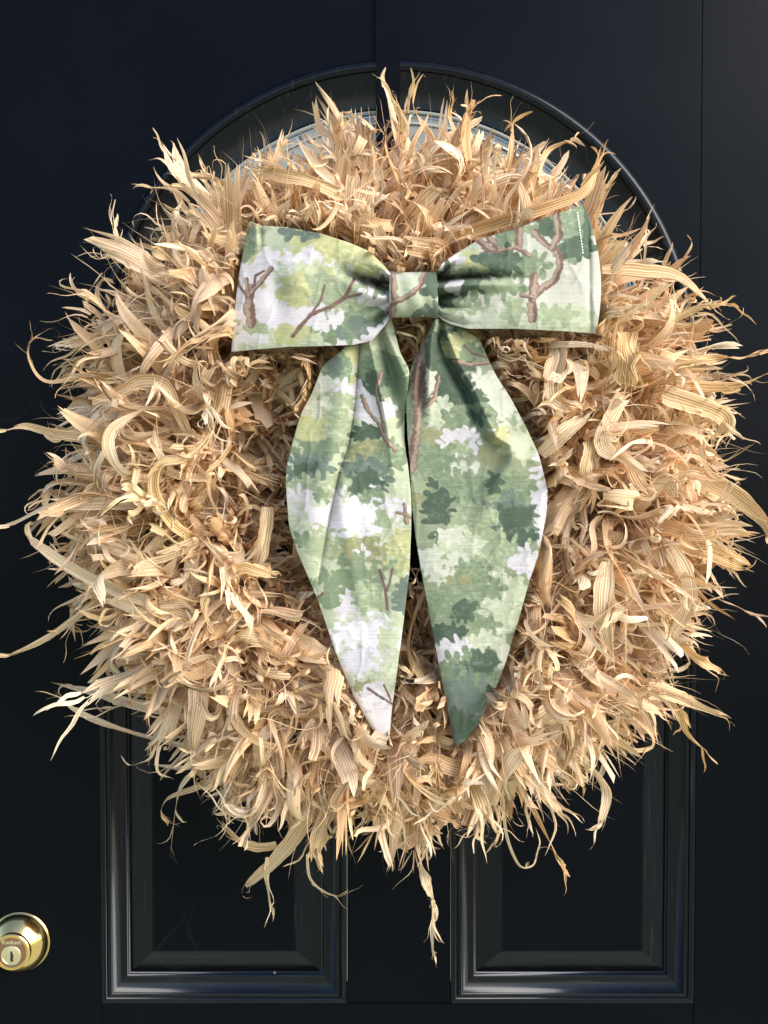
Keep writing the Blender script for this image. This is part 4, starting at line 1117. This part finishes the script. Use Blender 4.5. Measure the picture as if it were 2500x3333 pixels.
REG['RT'] = dict(map=C4, seed=13, base=lin((128, 138, 114)), blobs=[  # base darkened: shade on this tail is painted into the cloth colour
    (CDG, 1000, 160, 130, 190, 'leaf'), (CYG, 1070, 40, 90, 60, 'leaf'), (CMG, 1130, 80, 60, 40, 'wash'), (CLW, 885, 230, 30, 70, 'leaf'), (CLW, 1190, 260, 80, 80, 'leaf', 50), (CLW, 1270, 380, 90, 110, 'wash'), (CDG, 1090, 290, 60, 60, 'leaf'), (CDG, 1150, 330, 30, 50, 'leaf'),  # right-hand CLW: pale print plus painted light along the folded ridge
    (CPG, 950, 400, 60, 90, 'leaf'), (CMG, 1090, 440, 130, 70, 'leaf'), (CDG, 1160, 420, 46, 30, 'leaf'), (COL_, 930, 520, 70, 50, 'wash'),
    (CW, 1065, 555, 105, 62, 'leaf'), (CLW, 1060, 690, 100, 24, 'leaf'), (CLG, 1060, 590, 60, 30, 'leaf'), (CMG, 930, 650, 100, 70, 'leaf'), (COL_, 1230, 600, 70, 100, 'wash'), (CYG, 1310, 540, 60, 50, 'wash'), (CPG, 1400, 560, 80, 80, 'wash'),
    (CMG, 1000, 790, 200, 70, 'leaf'), (COL_, 850, 840, 60, 60, 'leaf'), (CLG, 840, 790, 40, 30, 'leaf'), (CW, 1490, 880, 46, 220, 'leaf'), (CMG, 1320, 800, 120, 70, 'leaf'), (CGG, 1320, 940, 125, 100, 'leaf'), (CDG, 1340, 960, 90, 70, 'wash'), (CDG, 1400, 1065, 60, 34, 'leaf'), (CDG, 1240, 770, 30, 50, 'leaf'),
    (CDG, 950, 930, 72, 150, 'leaf', -10), (CLG, 1120, 960, 110, 80, 'leaf'), (CLG, 1180, 1130, 180, 110, 'leaf'), (CPG, 1060, 1100, 110, 70, 'leaf'), (CLW, 1020, 1060, 56, 34, 'leaf'), (CLW, 900, 1190, 60, 60, 'leaf'), (CLW, 1040, 1190, 46, 40, 'leaf'), (CLW, 950, 1270, 50, 40, 'leaf'),
    (CW, 1420, 1190, 80, 60, 'leaf'), (CMG, 1150, 1260, 110, 60, 'leaf'), (COL_, 1070, 1310, 70, 40, 'wash'), (CMG, 1040, 1420, 180, 110, 'leaf'), (CPG, 1300, 1420, 110, 170, 'leaf'), (CMG, 1240, 1340, 50, 40, 'leaf'), (CMG, 1200, 1530, 60, 30, 'leaf'),
    (CDG, 1085, 1455, 60, 50, 'leaf', -40), (CDG, 990, 1575, 90, 42, 'leaf'), (CPG, 1180, 1630, 90, 50, 'leaf'), (CW, 1010, 1660, 100, 46, 'leaf', -10), (CLW, 1300, 1710, 50, 60, 'leaf'), (CMG, 1100, 1810, 160, 140, 'leaf'), (CDG, 1180, 1730, 70, 60, 'wash'), (CGG, 1080, 1970, 140, 180, 'wash'), (CDG, 1070, 2080, 90, 80, 'wash')],
    branches=[(56, [(850, 40), (848, 190), (845, 330)]), (40, [(845, 330), (832, 480), (800, 700)]), (20, [(945, 210), (925, 320), (860, 385)]), (18, [(1030, 125), (1120, 145), (1225, 130)]), (9, [(1080, 40), (1130, 85), (1200, 105)])])

# ------------------------------------------------------------------ bow
bow = empty('fabric_bow', tuple(W(1345, 960, 0.15)), 'green and white tree print cotton bow with two long pointed tails on the wreath', 'bow')

def resample(poly, n):
    P = np.array(poly, float)
    s = np.concatenate([[0], np.cumsum(np.linalg.norm(np.diff(P, axis=0), axis=1))]); s /= s[-1]
    # smooth through the points
    q = np.linspace(0, 1, n)
    x = np.interp(q, s, P[:, 0]); y = np.interp(q, s, P[:, 1])
    k = max(3, n // 40) | 1
    def sm(a):
        pad = np.concatenate([2 * a[0] - a[k // 2:0:-1], a, 2 * a[-1] - a[-2:-k // 2 - 1:-1]])
        return np.convolve(pad, np.ones(k) / k, 'valid')
    return sm(x), sm(y)

def ss(a, b, x):
    t = np.clip((x - a) / (b - a), 0, 1); return t * t * (3 - 2 * t)
def line_x(pts, y):
    P = np.array(pts, float); return np.interp(y, P[:, 1], P[:, 0])

def sheet(name, PXg, PYg, Hg, reg, thick=0.0011):
    nu, nv = PXg.shape
    Vw = W(PXg.ravel(), PYg.ravel(), Hg.ravel())
    col = paint(REG[reg], PXg.ravel(), PYg.ravel())
    uv = np.stack([PXg.ravel() * KPX, PYg.ravel() * KPX], -1)
    me = mesh_quads(name, Vw, grid_faces(nu, nv), uv, col, 'print')
    o = link(name, me, M_cloth, bow)
    sd = o.modifiers.new('cloth_thickness', 'SOLIDIFY'); sd.thickness = thick; sd.offset = 0
    return o

def tail(name, Lp, Rp, reg, hfun, nu=600, nv=180):
    lx, ly = resample(Lp, nu); rx, ry = resample(Rp, nu)
    t = np.linspace(0, 1, nv)[None, :]
    X = lx[:, None] * (1 - t) + rx[:, None] * t
    Y = ly[:, None] * (1 - t) + ry[:, None] * t
    H = hfun(X, Y, t + 0 * X)
    return sheet(name, X, Y, H, reg)

def crinkle(X, Y, seed):
    # faint pressed-in wrinkles: thin ridges where two noise fields cross
    a = fbm(X * 1.0, Y * 0.45, 120, seed, 3) - 0.5; b = fbm(X * 0.7 + Y * 0.3, Y * 0.5, 90, seed + 5, 3) - 0.5
    return 0.0010 * np.exp(-np.abs(a) / 0.06) + 0.0008 * np.exp(-np.abs(b) / 0.05)
def lt_h(X, Y, t):
    h = 0.160 + 0.010 * np.sin(np.clip((Y - 1040) / 1370, 0, 1) * math.pi) - 0.002 * ss(2100, 2400, Y)
    h = h + 0.0025 * (1 - (2 * t - 1) ** 6) - 0.001
    top = 1 - ss(1050, 1480, Y)                       # pleats fade down the tail
    # rolled left lobe with a long crease on its right
    xc = line_x([(1168, 1100), (1160, 1190), (1148, 1330), (1132, 1440), (1098, 1540), (1062, 1710), (1036, 1850), (1020, 1960)], Y)
    f = 1 - ss(1650, 2000, Y)
    u = X - xc
    h = h + f * (0.007 * np.exp(-((u + 45) / 50) ** 2) - 0.010 * np.exp(-np.abs(u - 6) / 13))
    # narrow ridge then deep valley to its right
    x2 = line_x([(1200, 1100), (1218, 1180), (1242, 1290), (1262, 1400), (1280, 1560)], Y)
    f2 = 1 - ss(1200, 1620, Y)
    h = h + f2 * (0.012 * np.exp(-np.abs(X - x2) / 18) - 0.014 * np.exp(-((X - x2 - 46) / 30) ** 2))
    x3 = line_x([(1256, 1080), (1290, 1160), (1322, 1230)], Y)
    h = h + (1 - ss(1150, 1330, Y)) * 0.012 * np.exp(-((X - x3) / 18) ** 2)
    h = h + crinkle(X, Y, 31)
    # soft dents lower down
    h = h + 0.0018 * np.sin((X + 0.25 * Y) / 55.0) * ss(1450, 1700, Y) * (1 - ss(2150, 2350, Y))
    x4 = line_x([(1120, 1500), (1110, 1640), (1140, 1800), (1180, 2000)], Y)
    h = h + 0.0035 * ss(1480, 1600, Y) * (1 - ss(1800, 2050, Y)) * np.exp(-((X - x4) / 26) ** 2)
    return h
def rt_h(X, Y, t):
    h = 0.158 + 0.010 * np.sin(np.clip((Y - 1040) / 1370, 0, 1) * math.pi)
    h = h + 0.0025 * (1 - (2 * t - 1) ** 6) - 0.001
    # right-hand flap folded over: steps up across the fold line
    xc = line_x([(1440, 1080), (1478, 1180), (1530, 1270), (1570, 1360), (1600, 1420), (1648, 1450), (1655, 1490), (1625, 1550), (1590, 1610), (1575, 1680)], Y)
    f = 1 - ss(1380, 1680, Y)
    u = X - xc
    h = h + f * (0.010 * np.exp(-np.abs(u - 14) / 30) - 0.013 * np.exp(-((u + 16) / 24) ** 2) * (1 - 0.5 * ss(1300, 1500, Y)))
    h = h + 0.007 * ss(1330, 1440, Y) * (1 - ss(1560, 1760, Y)) * np.exp(-(u / 30) ** 2)
    h = h + crinkle(X, Y, 47)
    # narrow pleats at the gathered top left
    x1 = line_x([(1408, 1060), (1362, 1170), (1340, 1260), (1336, 1400)], Y)
    h = h + (1 - ss(1150, 1420, Y)) * 0.010 * np.exp(-((X - x1 - 10) / 13) ** 2)
    x2 = line_x([(1420, 1060), (1402, 1150), (1396, 1260), (1400, 1420)], Y)
    h = h + (1 - ss(1160, 1420, Y)) * (0.011 * np.exp(-((X - x2) / 13) ** 2) - 0.010 * np.exp(-((X - x2 + 27) / 12) ** 2))
    h = h + 0.0016 * np.sin((X - 0.3 * Y) / 60.0) * ss(1600, 1800, Y) * (1 - ss(2200, 2400, Y))
    return h
tail('tail', LT_L, LT_R, 'LT', lt_h)
tail('tail', RT_L, RT_R, 'RT', rt_h)

def loop(name, Tp, Bp, reg, outer, hfun, nu=230, nv=200, h0=0.172):
    tx, ty = resample(Tp, nu); bx, by = resample(Bp, nu)
    t = np.linspace(0, 1, nv)[None, :]
    s = np.linspace(0, 1, nu)[:, None]
    X = tx[:, None] * (1 - t) + bx[:, None] * t
    Y = ty[:, None] * (1 - t) + by[:, None] * t
    X = X + outer * (s ** 3) * 4 * t * (1 - t)       # belly of the outer edge
    Hf = hfun(X, Y, s + 0 * X, t + 0 * X)
    # back layer returns behind the front one
    sb = s[::-1]
    th = 0.0035 + 0.016 * np.sqrt(np.clip(1 - np.linspace(0, 1, nu)[:, None] ** 8, 0, 1))
    Hb = Hf - th - 0.002
    Hb = np.minimum(Hb, h0 - 0.012)
    nb = nu // 3
    idx = np.linspace(nu - 1, 0, nb).astype(int)[1:]
    # round fold at the outer edge
    Xa = np.concatenate([X, X[idx]]); Ya = np.concatenate([Y, Y[idx]])
    Ha = np.concatenate([Hf, Hb[idx]])
    return sheet(name, Xa, Ya, Ha, reg)
def ll_h(X, Y, s, t):
    e = 1 - s
    h = 0.168 + 0.010 * np.sin(s * math.pi * 0.9) + 0.003 * (1 - (2 * t - 1) ** 6) * (0.4 + 0.6 * ss(0, .3, s)) - 0.006 * s ** 6
    g_ = (1 - ss(0.06, 0.46, s))
    h = h + crinkle(X, Y, 61) + (1 - ss(0.0, 0.34, s)) * 0.008 * (np.abs(np.sin(math.pi * (t * 4.4 + 0.25))) - 0.6)
    # hollow beside the knot, with a full lobe above it
    yc = line_x([(928, 1040), (912, 1120), (918, 1180), (926, 1270)][::1], X) if False else np.interp(X, [1040, 1120, 1180, 1270], [872, 880, 905, 928])
    v = Y - yc
    h = h + g_ * (0.013 * np.exp(-((v + 48) / 34) ** 2) - 0.042 * np.exp(-((v - 4) / 18) ** 2) + 0.014 * np.exp(-((v - 46) / 30) ** 2))
    y2 = np.interp(X, [1080, 1180, 1268], [1120, 1060, 1012])
    h = h - (1 - ss(0.03, 0.28, s)) * 0.014 * np.exp(-((Y - y2) / 13) ** 2)
    # shallow dents in the flat of the loop
    h = h - 0.0045 * np.exp(-(((X - 905) / 30) ** 2 + ((Y - 960) / 70) ** 2)) + 0.004 * np.exp(-(((X - 960) / 50) ** 2 + ((Y - 900) / 60) ** 2))
    # turned corner at the upper outer end
    h = h + 0.006 * np.exp(-(((X - 836) / 10) ** 2 + ((Y - 750) / 40) ** 2)) - 0.004 * np.exp(-(((X - 850) / 8) ** 2 + ((Y - 760) / 40) ** 2))
    return h
def rl_h(X, Y, s, t):
    h = 0.168 + 0.010 * np.sin(s * math.pi * 0.9) + 0.003 * (1 - (2 * t - 1) ** 6) * (0.4 + 0.6 * ss(0, .3, s)) - 0.006 * s ** 6
    g_ = (1 - ss(0.10, 0.66, s))
    yc = np.interp(X, [1424, 1500, 1600, 1720], [912, 904, 900, 908])
    v = Y - yc
    h = h + crinkle(X, Y, 83) + (1 - ss(0.0, 0.34, s)) * 0.008 * (np.abs(np.sin(math.pi * (t * 4.7 + 0.55))) - 0.6)
    # upper half overhangs a horizontal crease
    h = h + g_ * (0.010 * np.exp(-((v + 40) / 30) ** 2) - 0.020 * np.exp(-((v + 2) / 12) ** 2) + 0.012 * np.exp(-((v - 24) / 18) ** 2))
    g2 = 1 - ss(0.02, 0.26, s)
    y2 = np.interp(X, [1424, 1480, 1560], [975, 960, 950])
    h = h - g2 * 0.012 * np.exp(-((Y - y2) / 12) ** 2)
    y3 = np.interp(X, [1424, 1480, 1540], [900, 862, 850])
    h = h - g2 * 0.014 * np.exp(-((Y - y3) / 12) ** 2)
    # fold line near the outer edge and a soft dent
    h = h - 0.003 * np.exp(-((X - (1918 + (Y - 900) * 0.02)) / 9) ** 2) * ss(700, 800, Y) - 0.004 * np.exp(-(((X - 1800) / 70) ** 2 + ((Y - 930) / 60) ** 2))
    return h
ll = loop('loop', LL_T, LL_B, 'LL', -10, ll_h)
rl = loop('loop', RL_T, RL_B, 'RL', 34, rl_h)

# knot: a band wrapped round the middle
nu, nv = 90, 70
a = np.linspace(R(-110), R(110), nu)[:, None]
t = np.linspace(0, 1, nv)[None, :]
yc = 958 + 2 * t
Yk = yc - np.sin(a) * (74 - 3 * np.sin(t * math.pi)) + 4 * np.sin(t * 7) * 0.3
Xk = 1268 + (1421 + 6 * (Yk - 885) / 150 - 1268) * t + 0 * a
Hk = 0.150 + 0.040 * np.cos(a) ** 1 + 0.003 * np.sin(t * math.pi) + 0.0012 * np.sin(t * 16 + a) 
Hk = np.where(np.cos(a) > 0, 0.156 + 0.034 * np.clip(np.cos(a), 0, 1) ** 0.5 + 0.003 * np.sin(t * math.pi) + 0.0008 * np.sin(t * 16 + a * 2), 0.156 + 0.03 * np.cos(a)) + 0 * t
sheet('knot', Xk, Yk + 0 * t, Hk, 'KN')

# stitches along the outer hem of one loop
Vs = []; Fs = []
for k in range(30):
    y0 = 690 + k * 9.2; y1 = y0 + 5.6
    q = []
    for yy in (y0, y1):
        xx = 1880 + (yy - 690) * 0.135
        for dx_ in (-1.6, 1.6):
            q.append((xx + dx_, yy))
    P_ = np.array(q)
    s_ = np.clip((P_[:, 0] - 1422) / 505, 0, 1)
    tt_ = np.clip((P_[:, 1] - 675) / 405, 0, 1)
    hh = rl_h(P_[:, 0], P_[:, 1], s_, tt_) + 0.0016
    w_ = W(P_[:, 0], P_[:, 1], hh)
    b_ = len(Vs); Vs += [tuple(v) for v in w_]; Fs.append((b_, b_ + 1, b_ + 3, b_ + 2))
me = pymesh('hem_stitching', Vs, Fs)
link('hem_stitching', me, M_thread, rl, smooth=False)
